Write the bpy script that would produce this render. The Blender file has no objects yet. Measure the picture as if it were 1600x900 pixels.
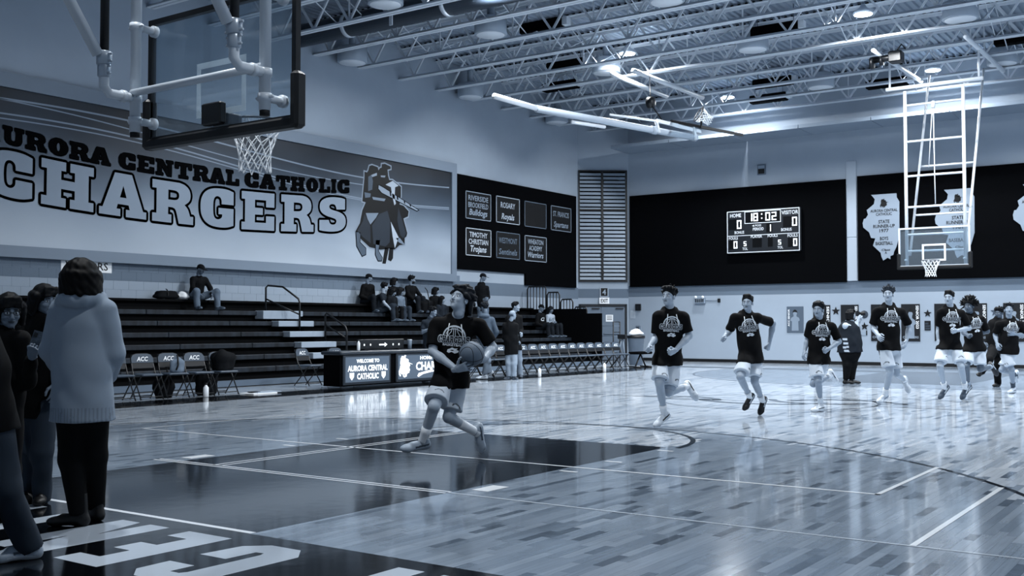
import bpy, bmesh, math, random
import numpy as np
from mathutils import Vector, Matrix
from mathutils.bvhtree import BVHTree
random.seed(7); rng = np.random.default_rng(7)
S = bpy.context.scene
COL = S.collection
# ---------------------------------------------------------------- camera
# metres; origin on the floor where the lane's middle meets the near baseline, X across the court, Y along it
CAM = Vector((6.897, -4.634, 1.318)); YAW = math.radians(34.93); PITCH = math.radians(2.05)
cd = bpy.data.cameras.new('camera'); cam = bpy.data.objects.new('camera', cd); COL.objects.link(cam)
cd.sensor_width = 36; cd.lens = 1651 / 1600 * 36; cd.clip_end = 200
cam.location = CAM; cam.rotation_euler = (math.pi / 2 + PITCH, 0, YAW)
S.camera = cam
# ---------------------------------------------------------------- exposure, world, lamps
S.view_settings.view_transform = 'Standard'; S.view_settings.look = 'None'
S.view_settings.gamma = 1; S.view_settings.use_curve_mapping = False
S.view_settings.exposure = 0.0
wd = bpy.data.worlds.new('hall_air'); S.world = wd; wd.use_nodes = True
wd.node_tree.nodes['Background'].inputs[0].default_value = (0.55, 0.75, 1.0, 1)
wd.node_tree.nodes['Background'].inputs[1].default_value = 0.008
LIGHT_TINT = (0.95, 0.98, 1.0)
LAMP_POWER = 880.0
LAMPS = [(x, y) for y in (29.0, 21.9, 14.8) for x in (-7.6, -0.9, 5.8)] + [(-0.9, 7.7), (5.8, 0.6), (-0.9, 0.6)]
LAMP_DIM = {0: .6, 1: .6, 2: .6, 6: .7, 9: .85, 10: .35, 11: .6}
# ---------------------------------------------------------------- helpers
def lin(c):
    return tuple((v / 12.92 if v <= 0.04045 else ((v + 0.055) / 1.055) ** 2.4) for v in c)
def tone(g):
    """blue-black duotone paint for a grey g (0..1, display value): dark things bluer, light things near neutral"""
    b = max(0.0, 1 - g)
    r = g * (1 - 0.32 * b); gg = g * (1 - 0.105 * b); bb = min(1, g * (1 + 0.13 * b) + 0.005 * b)
    return lin((r, gg, bb))
MATS = {}
def mat(name, col, rough=0.6, spec=0.3, metal=0.0, coat=0.0, emit=0.0, bump=None, alpha=None, noise=None, trans=0.0):
    if name in MATS: return MATS[name]
    m = bpy.data.materials.new(name); MATS[name] = m; m.use_nodes = True
    nt = m.node_tree; b = nt.nodes['Principled BSDF']
    c = tone(col) if isinstance(col, (int, float)) else col
    b.inputs['Base Color'].default_value = (*c, 1)
    b.inputs['Roughness'].default_value = rough; b.inputs['Metallic'].default_value = metal
    b.inputs['Specular IOR Level'].default_value = spec
    if coat: b.inputs['Coat Weight'].default_value = coat; b.inputs['Coat Roughness'].default_value = 0.06
    if emit:
        b.inputs['Emission Color'].default_value = (0.86, 0.94, 1, 1); b.inputs['Emission Strength'].default_value = emit
    if alpha is not None: b.inputs['Alpha'].default_value = alpha
    if trans: b.inputs['Transmission Weight'].default_value = trans
    if noise:
        sc, amt = noise
        tc = nt.nodes.new('ShaderNodeTexCoord'); n = nt.nodes.new('ShaderNodeTexNoise'); n.inputs['Scale'].default_value = sc
        n.inputs['Detail'].default_value = 4
        mr = nt.nodes.new('ShaderNodeMapRange'); mr.inputs[1].default_value = 0.25; mr.inputs[2].default_value = 0.75
        mr.inputs[3].default_value = 1 - amt; mr.inputs[4].default_value = 1 + amt
        mx = nt.nodes.new('ShaderNodeMix'); mx.data_type = 'RGBA'; mx.blend_type = 'MULTIPLY'; mx.inputs[0].default_value = 1
        mx.inputs[6].default_value = (*c, 1)
        nt.links.new(tc.outputs['Object'], n.inputs['Vector']); nt.links.new(n.outputs[0], mr.inputs[0])
        nt.links.new(mr.outputs[0], mx.inputs[7]); nt.links.new(mx.outputs[2], b.inputs['Base Color'])
    if bump:
        sc, st = bump
        tc = nt.nodes.new('ShaderNodeTexCoord'); n = nt.nodes.new('ShaderNodeTexNoise'); n.inputs['Scale'].default_value = sc
        bp = nt.nodes.new('ShaderNodeBump'); bp.inputs['Strength'].default_value = st; bp.inputs['Distance'].default_value = 0.02
        nt.links.new(tc.outputs['Object'], n.inputs['Vector']); nt.links.new(n.outputs[0], bp.inputs['Height'])
        nt.links.new(bp.outputs[0], b.inputs['Normal'])
    return m
def attr_mat(name, rough=0.7, spec=0.25, bump=None, sss=0.0):
    """colour comes from the mesh's own colour attribute 'Col'"""
    if name in MATS: return MATS[name]
    m = mat(name, 0.5, rough, spec, bump=bump); nt = m.node_tree
    a = nt.nodes.new('ShaderNodeAttribute'); a.attribute_name = 'Col'
    nt.links.new(a.outputs['Color'], nt.nodes['Principled BSDF'].inputs['Base Color'])
    return m
def tag(o, label=None, cat=None, group=None, kind=None):
    if label: o['label'] = label
    if cat: o['category'] = cat
    if group: o['group'] = group
    if kind: o['kind'] = kind
    return o
def empty(name, loc=(0, 0, 0), rz=0.0, parent=None):
    o = bpy.data.objects.new(name, None); COL.objects.link(o); o.location = loc; o.rotation_euler = (0, 0, rz)
    o.empty_display_size = 0.1
    if parent: o.parent = parent
    return o
def V3(*a): return np.array(a, float)
def nrm(v):
    v = np.asarray(v, float); n = np.linalg.norm(v); return v / (n if n > 1e-9 else 1)
def link(name, me, m, parent=None, smooth=False, loc=None):
    o = bpy.data.objects.new(name, me); COL.objects.link(o)
    if m is not None:
        if len(me.materials) == 0: me.materials.append(MATS[m] if isinstance(m, str) else m)
    if parent: o.parent = parent
    if loc is not None: o.location = loc
    if smooth: me.polygons.foreach_set('use_smooth', [True] * len(me.polygons))
    return o
class MB:
    """collects boxes, bars, tubes and prisms; build() links them as one mesh"""
    def __init__(self): self.v = []; self.f = []; self.s = []
    def add(self, vs, fs, sm=False):
        n = len(self.v); self.v += [tuple(map(float, p)) for p in vs]; self.f += [tuple(n + i for i in f) for f in fs]
        self.s += [sm] * len(fs); return self
    def box(self, x0, x1, y0, y1, z0, z1, bev=0.0):
        if bev:
            b = bev; vs = []; 
            ring = [(x0+b,y0),(x1-b,y0),(x1,y0+b),(x1,y1-b),(x1-b,y1),(x0+b,y1),(x0,y1-b),(x0,y0+b)]
            cx, cy = (x0+x1)/2, (y0+y1)/2
            sx, sy = (x1-x0-2*b)/(x1-x0), (y1-y0-2*b)/(y1-y0)
            rin = [(cx+(x-cx)*sx, cy+(y-cy)*sy) for x, y in ring]
            vs = [(x,y,z0) for x,y in rin]+[(x,y,z0+b) for x,y in ring]+[(x,y,z1-b) for x,y in ring]+[(x,y,z1) for x,y in rin]
            fs = [tuple(range(7,-1,-1)), tuple(range(24,32))]
            for k in range(3):
                for i in range(8): j=(i+1)%8; fs.append((8*k+i,8*k+j,8*k+8+j,8*k+8+i))
            return self.add(vs, fs)
        vs = [(x,y,z) for z in (z0,z1) for y in (y0,y1) for x in (x0,x1)]
        return self.add(vs, [(0,2,3,1),(4,5,7,6),(0,1,5,4),(2,6,7,3),(0,4,6,2),(1,3,7,5)])
    def obox(self, c, ax, ay, az, sx, sy, sz):
        c=V3(*c); ax,ay,az=nrm(ax),nrm(ay),nrm(az)
        vs=[c+ax*sx*i+ay*sy*j+az*sz*k for k in (-.5,.5) for j in (-.5,.5) for i in (-.5,.5)]
        return self.add(vs, [(0,2,3,1),(4,5,7,6),(0,1,5,4),(2,6,7,3),(0,4,6,2),(1,3,7,5)])
    def bar(self, a, b, w, h, up=(0,0,1)):
        a,b=V3(*a),V3(*b); d=nrm(b-a); s=nrm(np.cross(d,up)) if abs(np.dot(d,nrm(up)))<.99 else V3(1,0,0); u=np.cross(s,d)
        return self.obox((a+b)/2,d,s,u,np.linalg.norm(b-a),w,h)
    def tube(self, pts, r, n=8, closed=False, cap=True):
        P=[V3(*p) for p in pts]; m=len(P); rs=[r]*m if np.isscalar(r) else r; vs=[]; fs=[]
        T=[]
        for i in range(m):
            if closed: t=P[(i+1)%m]-P[i-1]
            else: t=P[min(i+1,m-1)]-P[max(i-1,0)]
            T.append(nrm(t))
        u=np.cross(T[0],V3(0,0,1)); 
        if np.linalg.norm(u)<.05: u=np.cross(T[0],V3(1,0,0))
        u=nrm(u)
        for i in range(m):
            u=nrm(u-T[i]*np.dot(u,T[i])); w=np.cross(T[i],u)
            for k in range(n):
                a=2*math.pi*k/n; vs.append(P[i]+rs[i]*(math.cos(a)*u+math.sin(a)*w))
        for i in range(m if closed else m-1):
            j=(i+1)%m
            for k in range(n): l=(k+1)%n; fs.append((i*n+k,i*n+l,j*n+l,j*n+k))
        if cap and not closed: fs.append(tuple(range(n-1,-1,-1))); fs.append(tuple((m-1)*n+k for k in range(n)))
        return self.add(vs,fs,n>5)
    def lathe(self, prof, c=(0,0,0), axis=(0,0,1), n=24, cap=True):
        az=nrm(axis); ax=nrm(np.cross(az,(0.3,1,0.1))); ay=np.cross(az,ax); c=V3(*c); vs=[]; fs=[]
        for r,z in prof:
            for k in range(n): a=2*math.pi*k/n; vs.append(c+az*z+r*(math.cos(a)*ax+math.sin(a)*ay))
        for i in range(len(prof)-1):
            for k in range(n): l=(k+1)%n; fs.append((i*n+k,i*n+l,(i+1)*n+l,(i+1)*n+k))
        if cap: fs.append(tuple(range(n-1,-1,-1))); fs.append(tuple((len(prof)-1)*n+k for k in range(n)))
        return self.add(vs,fs,True)
    def prism(self, poly, o, ux, uy, d):
        """flat polygon (list of 2D points) in the plane o+ux*a+uy*b, thickness d along ux x uy"""
        o,ux,uy=V3(*o),V3(*ux),V3(*uy); w=nrm(np.cross(ux,uy))*d; n=len(poly)
        vs=[o+ux*a+uy*b for a,b in poly]+[o+ux*a+uy*b+w for a,b in poly]
        fs=[tuple(range(n-1,-1,-1)),tuple(range(n,2*n))]+[(i,(i+1)%n,n+(i+1)%n,n+i) for i in range(n)]
        return self.add(vs,fs)
    def mesh(self, name):
        me=bpy.data.meshes.new(name); me.from_pydata(self.v,[],self.f); me.polygons.foreach_set('use_smooth',self.s); me.update(); return me
    def build(self, name, m, parent=None, loc=None):
        return link(name, self.mesh(name), m, parent, loc=loc)
def copy_tree(o, parent=None):
    c=o.copy(); COL.objects.link(c); c.parent=parent
    for ch in list(o.children): copy_tree(ch,c)
    return c
# ---- lettering: built-in face, and a slab block alphabet drawn here
def _curve_mesh(cu):
    ob=bpy.data.objects.new('lettering',cu); me=bpy.data.meshes.new_from_object(ob); bpy.data.objects.remove(ob); return me
def text_geo(body, shear=0.0, fat=0.0):
    cu=bpy.data.curves.new('t','FONT'); cu.body=body; cu.size=1; cu.shear=shear; cu.offset=fat; cu.resolution_u=2
    me=_curve_mesh(cu); v=np.array([p.co[:] for p in me.vertices]); f=[tuple(p.vertices) for p in me.polygons]
    bpy.data.meshes.remove(me); bpy.data.curves.remove(cu); return v,f
_o=lambda r: [(.5+r*math.cos(a)*(1 if r>.4 else .62)*1.0,.5+(.5 if r>.4 else .3)*math.sin(a)) for a in [math.pi*2*k/20 for k in range(20)]]
GLY={
'H':[[(0,0),(.46,0),(.46,.2),(.37,.2),(.37,.4),(.63,.4),(.63,.2),(.54,.2),(.54,0),(1,0),(1,.2),(.9,.2),(.9,.8),(1,.8),(1,1),(.54,1),(.54,.8),(.63,.8),(.63,.6),(.37,.6),(.37,.8),(.46,.8),(.46,1),(0,1),(0,.8),(.1,.8),(.1,.2),(0,.2)]],
'E':[[(0,0),(1,0),(1,.38),(.74,.38),(.74,.2),(.4,.2),(.4,.41),(.64,.41),(.64,.59),(.4,.59),(.4,.8),(.74,.8),(.74,.62),(1,.62),(1,1),(0,1),(0,.8),(.1,.8),(.1,.2),(0,.2)]],
'A':[[(0,0),(.44,0),(.44,.17),(.36,.17),(.385,.28),(.615,.28),(.64,.17),(.56,.17),(.56,0),(1,0),(1,.17),(.93,.17),(.68,1),(.32,1),(.07,.17),(0,.17)],[(.43,.44),(.57,.44),(.5,.72)]],
'R':[[(0,0),(.46,0),(.46,.2),(.38,.2),(.38,.38),(.5,.38),(.56,.34),(.61,.15),(.64,0),(1,0),(1,.2),(.92,.2),(.87,.38),(.78,.47),(.9,.56),(.94,.7),(.9,.87),(.78,.97),(.65,1),(0,1),(0,.8),(.1,.8),(.1,.2),(0,.2)],[(.38,.56),(.56,.56),(.63,.6),(.65,.68),(.63,.76),(.56,.8),(.38,.8)]],
'C':[[(.98,.6),(.98,.93),(.8,.99),(.55,1),(.3,.97),(.12,.87),(.02,.7),(0,.5),(.02,.3),(.12,.13),(.3,.03),(.55,0),(.8,.01),(.98,.07),(.98,.4),(.62,.4),(.62,.3),(.58,.23),(.5,.2),(.42,.23),(.38,.32),(.37,.5),(.38,.68),(.42,.77),(.5,.8),(.58,.77),(.62,.7),(.62,.6)]],
'G':[[(.98,.6),(.98,.93),(.8,.99),(.55,1),(.3,.97),(.12,.87),(.02,.7),(0,.5),(.02,.3),(.12,.13),(.3,.03),(.55,0),(.8,.01),(.98,.07),(.98,.5),(.53,.5),(.53,.34),(.64,.34),(.64,.27),(.58,.22),(.5,.2),(.42,.23),(.38,.32),(.37,.5),(.38,.68),(.42,.77),(.5,.8),(.58,.77),(.62,.7),(.62,.6)]],
'S':[[(.95,.64),(.95,.94),(.8,.98),(.5,1),(.25,.97),(.07,.87),(.03,.72),(.07,.57),(.25,.46),(.5,.4),(.62,.36),(.64,.29),(.6,.22),(.5,.2),(.4,.23),(.36,.34),(.03,.34),(.03,.05),(.2,.02),(.5,0),(.78,.03),(.95,.14),(.99,.3),(.94,.46),(.75,.57),(.5,.62),(.4,.66),(.37,.72),(.4,.78),(.5,.8),(.6,.77),(.64,.64)]],
'U':[[(0,.8),(.1,.8),(.1,.3),(.15,.12),(.3,.02),(.5,0),(.7,.02),(.85,.12),(.9,.3),(.9,.8),(1,.8),(1,1),(.56,1),(.56,.8),(.63,.8),(.63,.32),(.6,.23),(.5,.2),(.4,.23),(.37,.32),(.37,.8),(.44,.8),(.44,1),(0,1)]],
'O':[_o(.5),_o(.2)],
'N':[[(0,0),(.42,0),(.42,.18),(.33,.18),(.33,.6),(.66,0),(.9,0),(.9,.82),(1,.82),(1,1),(.58,1),(.58,.82),(.67,.82),(.67,.48),(.38,1),(0,1),(0,.82),(.1,.82),(.1,.18),(0,.18)]],
'T':[[(.22,0),(.78,0),(.78,.18),(.65,.18),(.65,.8),(.79,.8),(.79,.6),(1,.6),(1,1),(0,1),(0,.6),(.21,.6),(.21,.8),(.35,.8),(.35,.18),(.22,.18)]],
'L':[[(0,0),(1,0),(1,.42),(.76,.42),(.76,.2),(.42,.2),(.42,.8),(.54,.8),(.54,1),(0,1),(0,.8),(.12,.8),(.12,.2),(0,.2)]],
'I':[[(0,0),(1,0),(1,.18),(.82,.18),(.82,.82),(1,.82),(1,1),(0,1),(0,.82),(.18,.82),(.18,.18),(0,.18)]],
}
def poly_geo(contours, off=0.0):
    cu=bpy.data.curves.new('g','CURVE'); cu.dimensions='2D'; cu.fill_mode='BOTH'; cu.offset=off
    for c in contours:
        sp=cu.splines.new('POLY'); sp.points.add(len(c)-1); sp.use_cyclic_u=True
        for p,(x,y) in zip(sp.points,c): p.co=(x,y,0,1)
    me=_curve_mesh(cu); v=np.array([p.co[:] for p in me.vertices]); f=[tuple(p.vertices) for p in me.polygons]
    bpy.data.meshes.remove(me); bpy.data.curves.remove(cu); return v,f
def rounded(c, n=2):
    for _ in range(n):
        o=[]
        for i,p in enumerate(c):
            a,b=c[i-1],c[(i+1)%len(c)]; u=(p[0]-a[0],p[1]-a[1]); v=(b[0]-p[0],b[1]-p[1]); lu,lv=math.hypot(*u),math.hypot(*v)
            t=abs(math.atan2(u[0]*v[1]-u[1]*v[0],u[0]*v[0]+u[1]*v[1]))
            if .05<t<1.0 and lu<.5 and lv<.5: o+=[(p[0]-u[0]*.25,p[1]-u[1]*.25),(p[0]+v[0]*.25,p[1]+v[1]*.25)]
            else: o.append(p)
        c=o
    return c
def slab(ch, w, h, off=0.0):
    return poly_geo([[(x*w,y*h) for x,y in (rounded(c) if ch in 'CGSUOR' else c)] for c in GLY[ch]], off)
def fat_slab(ch, w, h, grow):
    """the letter grown by copies of itself pushed out all round"""
    v,f=slab(ch,w,h); V,F=[],[]
    for k in range(12):
        a=2*math.pi*k/12; n=len(V); V+=[(p[0]+grow*math.cos(a),p[1]+grow*math.sin(a),0) for p in v]; F+=[tuple(n+i for i in q) for q in f]
    return np.array(V),F
BLK={
'A':[[(0,0),(.37,0),(.37,.22),(.63,.22),(.63,0),(1,0),(1,.82),(.8,1),(.2,1),(0,.82)],[(.37,.42),(.63,.42),(.63,.76),(.37,.76)]],
'U':[[(0,.15),(.22,0),(.78,0),(1,.15),(1,1),(.62,1),(.62,.24),(.55,.19),(.45,.19),(.38,.24),(.38,1),(0,1)]],
'R':[[(0,0),(.38,0),(.38,.34),(.5,.34),(.62,0),(1,0),(.86,.4),(1,.52),(1,.86),(.8,1),(0,1)],[(.38,.53),(.58,.53),(.63,.58),(.63,.76),(.58,.81),(.38,.81)]],
'O':[[(0,.15),(.22,0),(.78,0),(1,.15),(1,.85),(.78,1),(.22,1),(0,.85)],[(.38,.24),(.45,.19),(.55,.19),(.62,.24),(.62,.76),(.55,.81),(.45,.81),(.38,.76)]],
'C':[[(0,.15),(.24,0),(.7,0),(.95,.12),(1,.43),(.58,.43),(.57,.2),(.46,.19),(.42,.24),(.42,.78),(.46,.82),(.6,.82),(.6,.65),(1,.65),(.98,.89),(.75,1),(.24,1),(0,.86)]],
'E':[[(0,0),(1,0),(1,.18),(.54,.18),(.54,.41),(.92,.41),(.92,.61),(.54,.61),(.54,.82),(1,.82),(1,1),(0,1)]],
'N':[[(0,0),(.4,0),(.4,.42),(.62,0),(1,0),(1,1),(.62,1),(.62,.56),(.38,1),(0,1)]],
'T':[[(.3,0),(.7,0),(.7,.8),(1,.8),(1,1),(0,1),(0,.8),(.3,.8)]],'L':[[(0,0),(1,0),(1,.2),(.5,.2),(.5,1),(0,1)]],
'H':[[(0,0),(.38,0),(.38,.4),(.62,.4),(.62,0),(1,0),(1,1),(.62,1),(.62,.6),(.38,.6),(.38,1),(0,1)]],'I':[[(0,0),(1,0),(1,1),(0,1)]]}
def put_flat(name, geo, o, ux, uy, m, parent, lift=0.0, th=0.0):
    """lay a 2D shape (verts,faces) in the plane o+ux*x+uy*y, optionally thick"""
    v,f=geo; o,ux,uy=V3(*o),V3(*ux),V3(*uy); w=nrm(np.cross(ux,uy))
    P=o+np.outer(v[:,0],ux)+np.outer(v[:,1],uy)+w*lift
    b=MB(); b.add(P,f)
    if th:
        from collections import Counter
        e=Counter(); 
        for q in f:
            for i in range(len(q)): e[frozenset((q[i],q[(i+1)%len(q)]))]+=1
        n=len(P); Q=P-w*th; b.add(Q,[])
        for q in f:
            for i in range(len(q)):
                a,c=q[i],q[(i+1)%len(q)]
                if e[frozenset((a,c))]==1: b.f.append((c,a,a+n,c+n)); b.s.append(False)
    return b.build(name,m,parent)
def write(name, body, o, ux, uy, h, m, parent, width=None, align='C', shear=0.0, fat=0.0, lift=0.002):
    """a line of lettering whose capitals are h tall; width squeezes or stretches it"""
    v,f=text_geo(body,shear,fat)
    if len(v)==0: return None
    v=v.copy(); x0,x1=v[:,0].min(),v[:,0].max(); s=h/0.70; w=(x1-x0)*s; sx=s if width is None else s*width/w; w=(x1-x0)*sx
    v[:,0]=(v[:,0]-x0)*sx-(w/2 if align=='C' else (w if align=='R' else 0)); v[:,1]*=s
    return put_flat(name,(v,f),o,ux,uy,m,parent,lift)
# ================================================================= the hall
XW, YB, XR, YF = -14.2, 31.2, 9.5, -7.0          # mural wall, scoreboard wall, the two walls out of view
CA, CB = V3(-14.2, 30.0, 0), V3(-12.67, 31.2, 0)  # splayed corner wall
ZJ, ZD = 8.80, 9.80                               # joist bottom chord, roof deck
def stripe_mat(name, bands, top, bump=0.15):
    """block wall paint: horizontal painted bands by height"""
    m = mat(name, 0.6, 0.75, 0.2); nt = m.node_tree; b = nt.nodes['Principled BSDF']
    g = nt.nodes.new('ShaderNodeNewGeometry'); sp = nt.nodes.new('ShaderNodeSeparateXYZ'); nt.links.new(g.outputs['Position'], sp.inputs[0])
    mr = nt.nodes.new('ShaderNodeMapRange'); mr.inputs[2].default_value = 10; nt.links.new(sp.outputs['Z'], mr.inputs[0])
    cr = nt.nodes.new('ShaderNodeValToRGB'); cr.color_ramp.interpolation = 'CONSTANT'; nt.links.new(mr.outputs[0], cr.inputs[0])
    e = cr.color_ramp.elements
    e[0].position = 0; e[0].color = (*tone(bands[0][1]), 1); e[1].position = top[0] / 10; e[1].color = (*tone(top[1]), 1)
    for z, c in bands[1:]:
        x = e.new(z / 10); x.color = (*tone(c), 1)
    n = nt.nodes.new('ShaderNodeTexNoise'); n.inputs['Scale'].default_value = 1.3; n.inputs['Detail'].default_value = 5
    mr2 = nt.nodes.new('ShaderNodeMapRange'); mr2.inputs[3].default_value = 0.93; mr2.inputs[4].default_value = 1.07
    nt.links.new(g.outputs['Position'], n.inputs['Vector']); nt.links.new(n.outputs[0], mr2.inputs[0])
    mx = nt.nodes.new('ShaderNodeMix'); mx.data_type = 'RGBA'; mx.blend_type = 'MULTIPLY'; mx.inputs[0].default_value = 1
    nt.links.new(cr.outputs[0], mx.inputs[6]); nt.links.new(mr2.outputs[0], mx.inputs[7]); nt.links.new(mx.outputs[2], b.inputs['Base Color'])
    n2 = nt.nodes.new('ShaderNodeTexNoise'); n2.inputs['Scale'].default_value = 60; nt.links.new(g.outputs['Position'], n2.inputs['Vector'])
    bp = nt.nodes.new('ShaderNodeBump'); bp.inputs['Strength'].default_value = bump; bp.inputs['Distance'].default_value = 0.01
    nt.links.new(n2.outputs[0], bp.inputs['Height']); nt.links.new(bp.outputs[0], b.inputs['Normal'])
    return m
stripe_mat('left_wall_paint', [(0, .62), (2.34, .45), (2.74, .66), (3.3, .66)], (3.4, .66))
stripe_mat('end_wall_paint', [(0, .64), (2.42, .45), (2.82, .66), (3.0, .68)], (3.1, .68))
stripe_mat('corner_wall_paint', [(0, .62), (2.18, .62), (2.36, .42), (2.72, .62)], (2.95, .66))
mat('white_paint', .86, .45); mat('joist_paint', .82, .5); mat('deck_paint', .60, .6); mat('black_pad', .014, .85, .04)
mat('black_metal', .06, .4, .4); mat('black_rubber', .05, .6); mat('white_metal', .88, .35, .4); mat('dark_blue', .16, .5)
mat('grey_metal', .45, .4, .4); mat('white_print', .92, .5); mat('black_print', .03, .6); mat('baseboard_rubber', .05, .5)
mat('joint_mortar', .50, .9)
# ---- walls
def wall(name, a, b, z0, z1, m, th=0.2):
    a, b = V3(*a, 0), V3(*b, 0); d = nrm(b - a); n = V3(d[1], -d[0], 0); q = MB()
    vs = [a, b, b - n * th, a - n * th]; q.add([(*v[:2], z0) for v in vs] + [(*v[:2], z1) for v in vs], [(0,1,5,4),(1,2,6,5),(2,3,7,6),(3,0,4,7),(4,5,6,7),(3,2,1,0)])
    return tag(q.build(name, m), kind='structure')
wl = wall('wall_left', (XW, YF), (XW, 30.0), 0, ZD + .1, 'left_wall_paint')
wc = wall('wall_corner', CA[:2], CB[:2], 0, ZD + .1, 'corner_wall_paint')
wb = wall('wall_back', CB[:2], (XR, YB), 0, ZD + .1, 'end_wall_paint')
wall('wall_right', (XR, YB), (XR, YF), 0, ZD + .1, 'end_wall_paint')
wall('wall_front', (XR, YF), (XW, YF), 0, ZD + .1, 'end_wall_paint')
# painted blocks of the strip of the mural wall that shows above the seats
bl = MB().box(-.004, .006, .002, .398, .002, .201).mesh('block'); bl.materials.append(MATS['left_wall_paint'])
for r in range(5):
    for c in range(40):
        o = bpy.data.objects.new('block', bl); COL.objects.link(o); o.parent = wl
        o.location = (XW, 6.4 + .4 * c + (.2 if r % 2 else 0), 1.94 + .203 * r)
MB().box(XW + .0, XW + .0015, 6.4, 22.6, 1.9, 2.95).build('mortar_joints', 'joint_mortar', wl)
# upper back wall bulkhead with panel joints, and pilaster strip between the two black panels
q = MB()
for i in range(9): q.box(-12.6 + 2.4 * i + .012, -12.6 + 2.4 * (i + 1) - .012, 29.72, YB - .004, 7.94, 8.06)
tag(q.build('trim_1', mat('bulkhead_paint', .60, .6)), kind='structure')
q = MB().box(-4.26, -3.92, YB - .05, YB, 2.83, 4.3, .01).box(-4.26, -3.92, YB - .05, YB, 4.31, 6.9, .01)
tag(q.build('trim_2', mat('pilaster_paint', .70, .6)), kind='structure')
q = MB().box(CB[0] + .02, XR, YB - .015, YB, 0, .11)
tag(q.build('baseboard_back', 'baseboard_rubber'), kind='structure')
# ---- roof: ribbed deck, open web joists
ce = empty('ceiling'); tag(ce, kind='structure')
q = MB(); pitch = .2; x = XW - .1; prof = []
while x < XR + .1:
    prof += [(x, 0), (x + .09, 0), (x + .115, .05), (x + .175, .05)]; x += pitch
n = len(prof)
q.add([(a, YF, ZD + h) for a, h in prof] + [(a, YB, ZD + h) for a, h in prof], [(i, i + 1, n + i + 1, n + i) for i in range(n - 1)])
q.build('roof_deck', 'deck_paint', ce)
JY = [16.05 + 1.785 * k for k in range(-8, 9)]
PW = 1.22; XE = 5.0
chord = MB(); 
for s in (-1, 1):
    chord.box(XW, XR, s * .065 - .05, s * .065 + .05, -.008, .008); chord.box(XW, XR, s * .02 - .006, s * .02 + .006, 0, .075)
chord = chord.mesh('bottom_chord'); chord.materials.append(MATS['joist_paint'])
top = MB()
for s in (-1, 1):
    top.box(XW, XR, s * .065 - .05, s * .065 + .05, -.008, .008); top.box(XW, XR, s * .02 - .006, s * .02 + .006, -.075, 0)
top = top.mesh('top_chord'); top.materials.append(MATS['joist_paint'])
hgt = ZD - ZJ - .08
dg = [MB().bar((0, 0, .03), (s * PW / 2, 0, hgt - .03), .05, .05).mesh('web_bar') for s in (1, -1)]
vt = MB().bar((0, 0, .03), (0, 0, hgt - .03), .035, .035).mesh('web_post')
for me in dg + [vt]: me.materials.append(MATS['joist_paint'])
def kid(name, me, par, loc):
    o = bpy.data.objects.new(name, me); COL.objects.link(o); o.parent = par; o.location = loc; return o
cells = MB(); xx = XW - .1  # black blocks put in for the dark of the open deck ribs
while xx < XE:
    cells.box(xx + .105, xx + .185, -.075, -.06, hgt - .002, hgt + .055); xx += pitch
cells = cells.mesh('rib_gap_dark'); cells.materials.append(MATS['black_pad'])
for y in JY:
    j = kid('joist', chord, ce, (0, y, ZJ)); kid('top_chord', top, j, (0, 0, hgt)); tag(kid('rib_gap_dark', cells, j, (0, 0, 0)), kind='stuff')
    xx = XW + .55
    while xx < XE:
        kid('web_bar', dg[0], j, (xx, 0, 0)); kid('web_bar', dg[1], j, (xx + PW, 0, 0)); kid('web_post', vt, j, (xx + PW, 0, 0)) if int(round((xx - XW) / PW)) % 2 else None
        xx += PW
    ob = MB().bar((XW + .05, 0, hgt - .05), (XW + .55, 0, .03), .05, .05).build('end_bar', 'joist_paint', j)
br = [MB().tube([(0, 0, a), (0, 1.785, b)], .014, 6).mesh('bridging_rod') for a, b in ((.04, hgt - .04), (hgt - .04, .04))]
for me in br: me.materials.append(MATS['joist_paint'])
for y in JY[2:-1]:
    for xx in (-11.6, -8.3, -5.0, -1.7, 1.6):
        for me in br: kid('bridging_rod', me, ce, (xx, y, ZJ))
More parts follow.
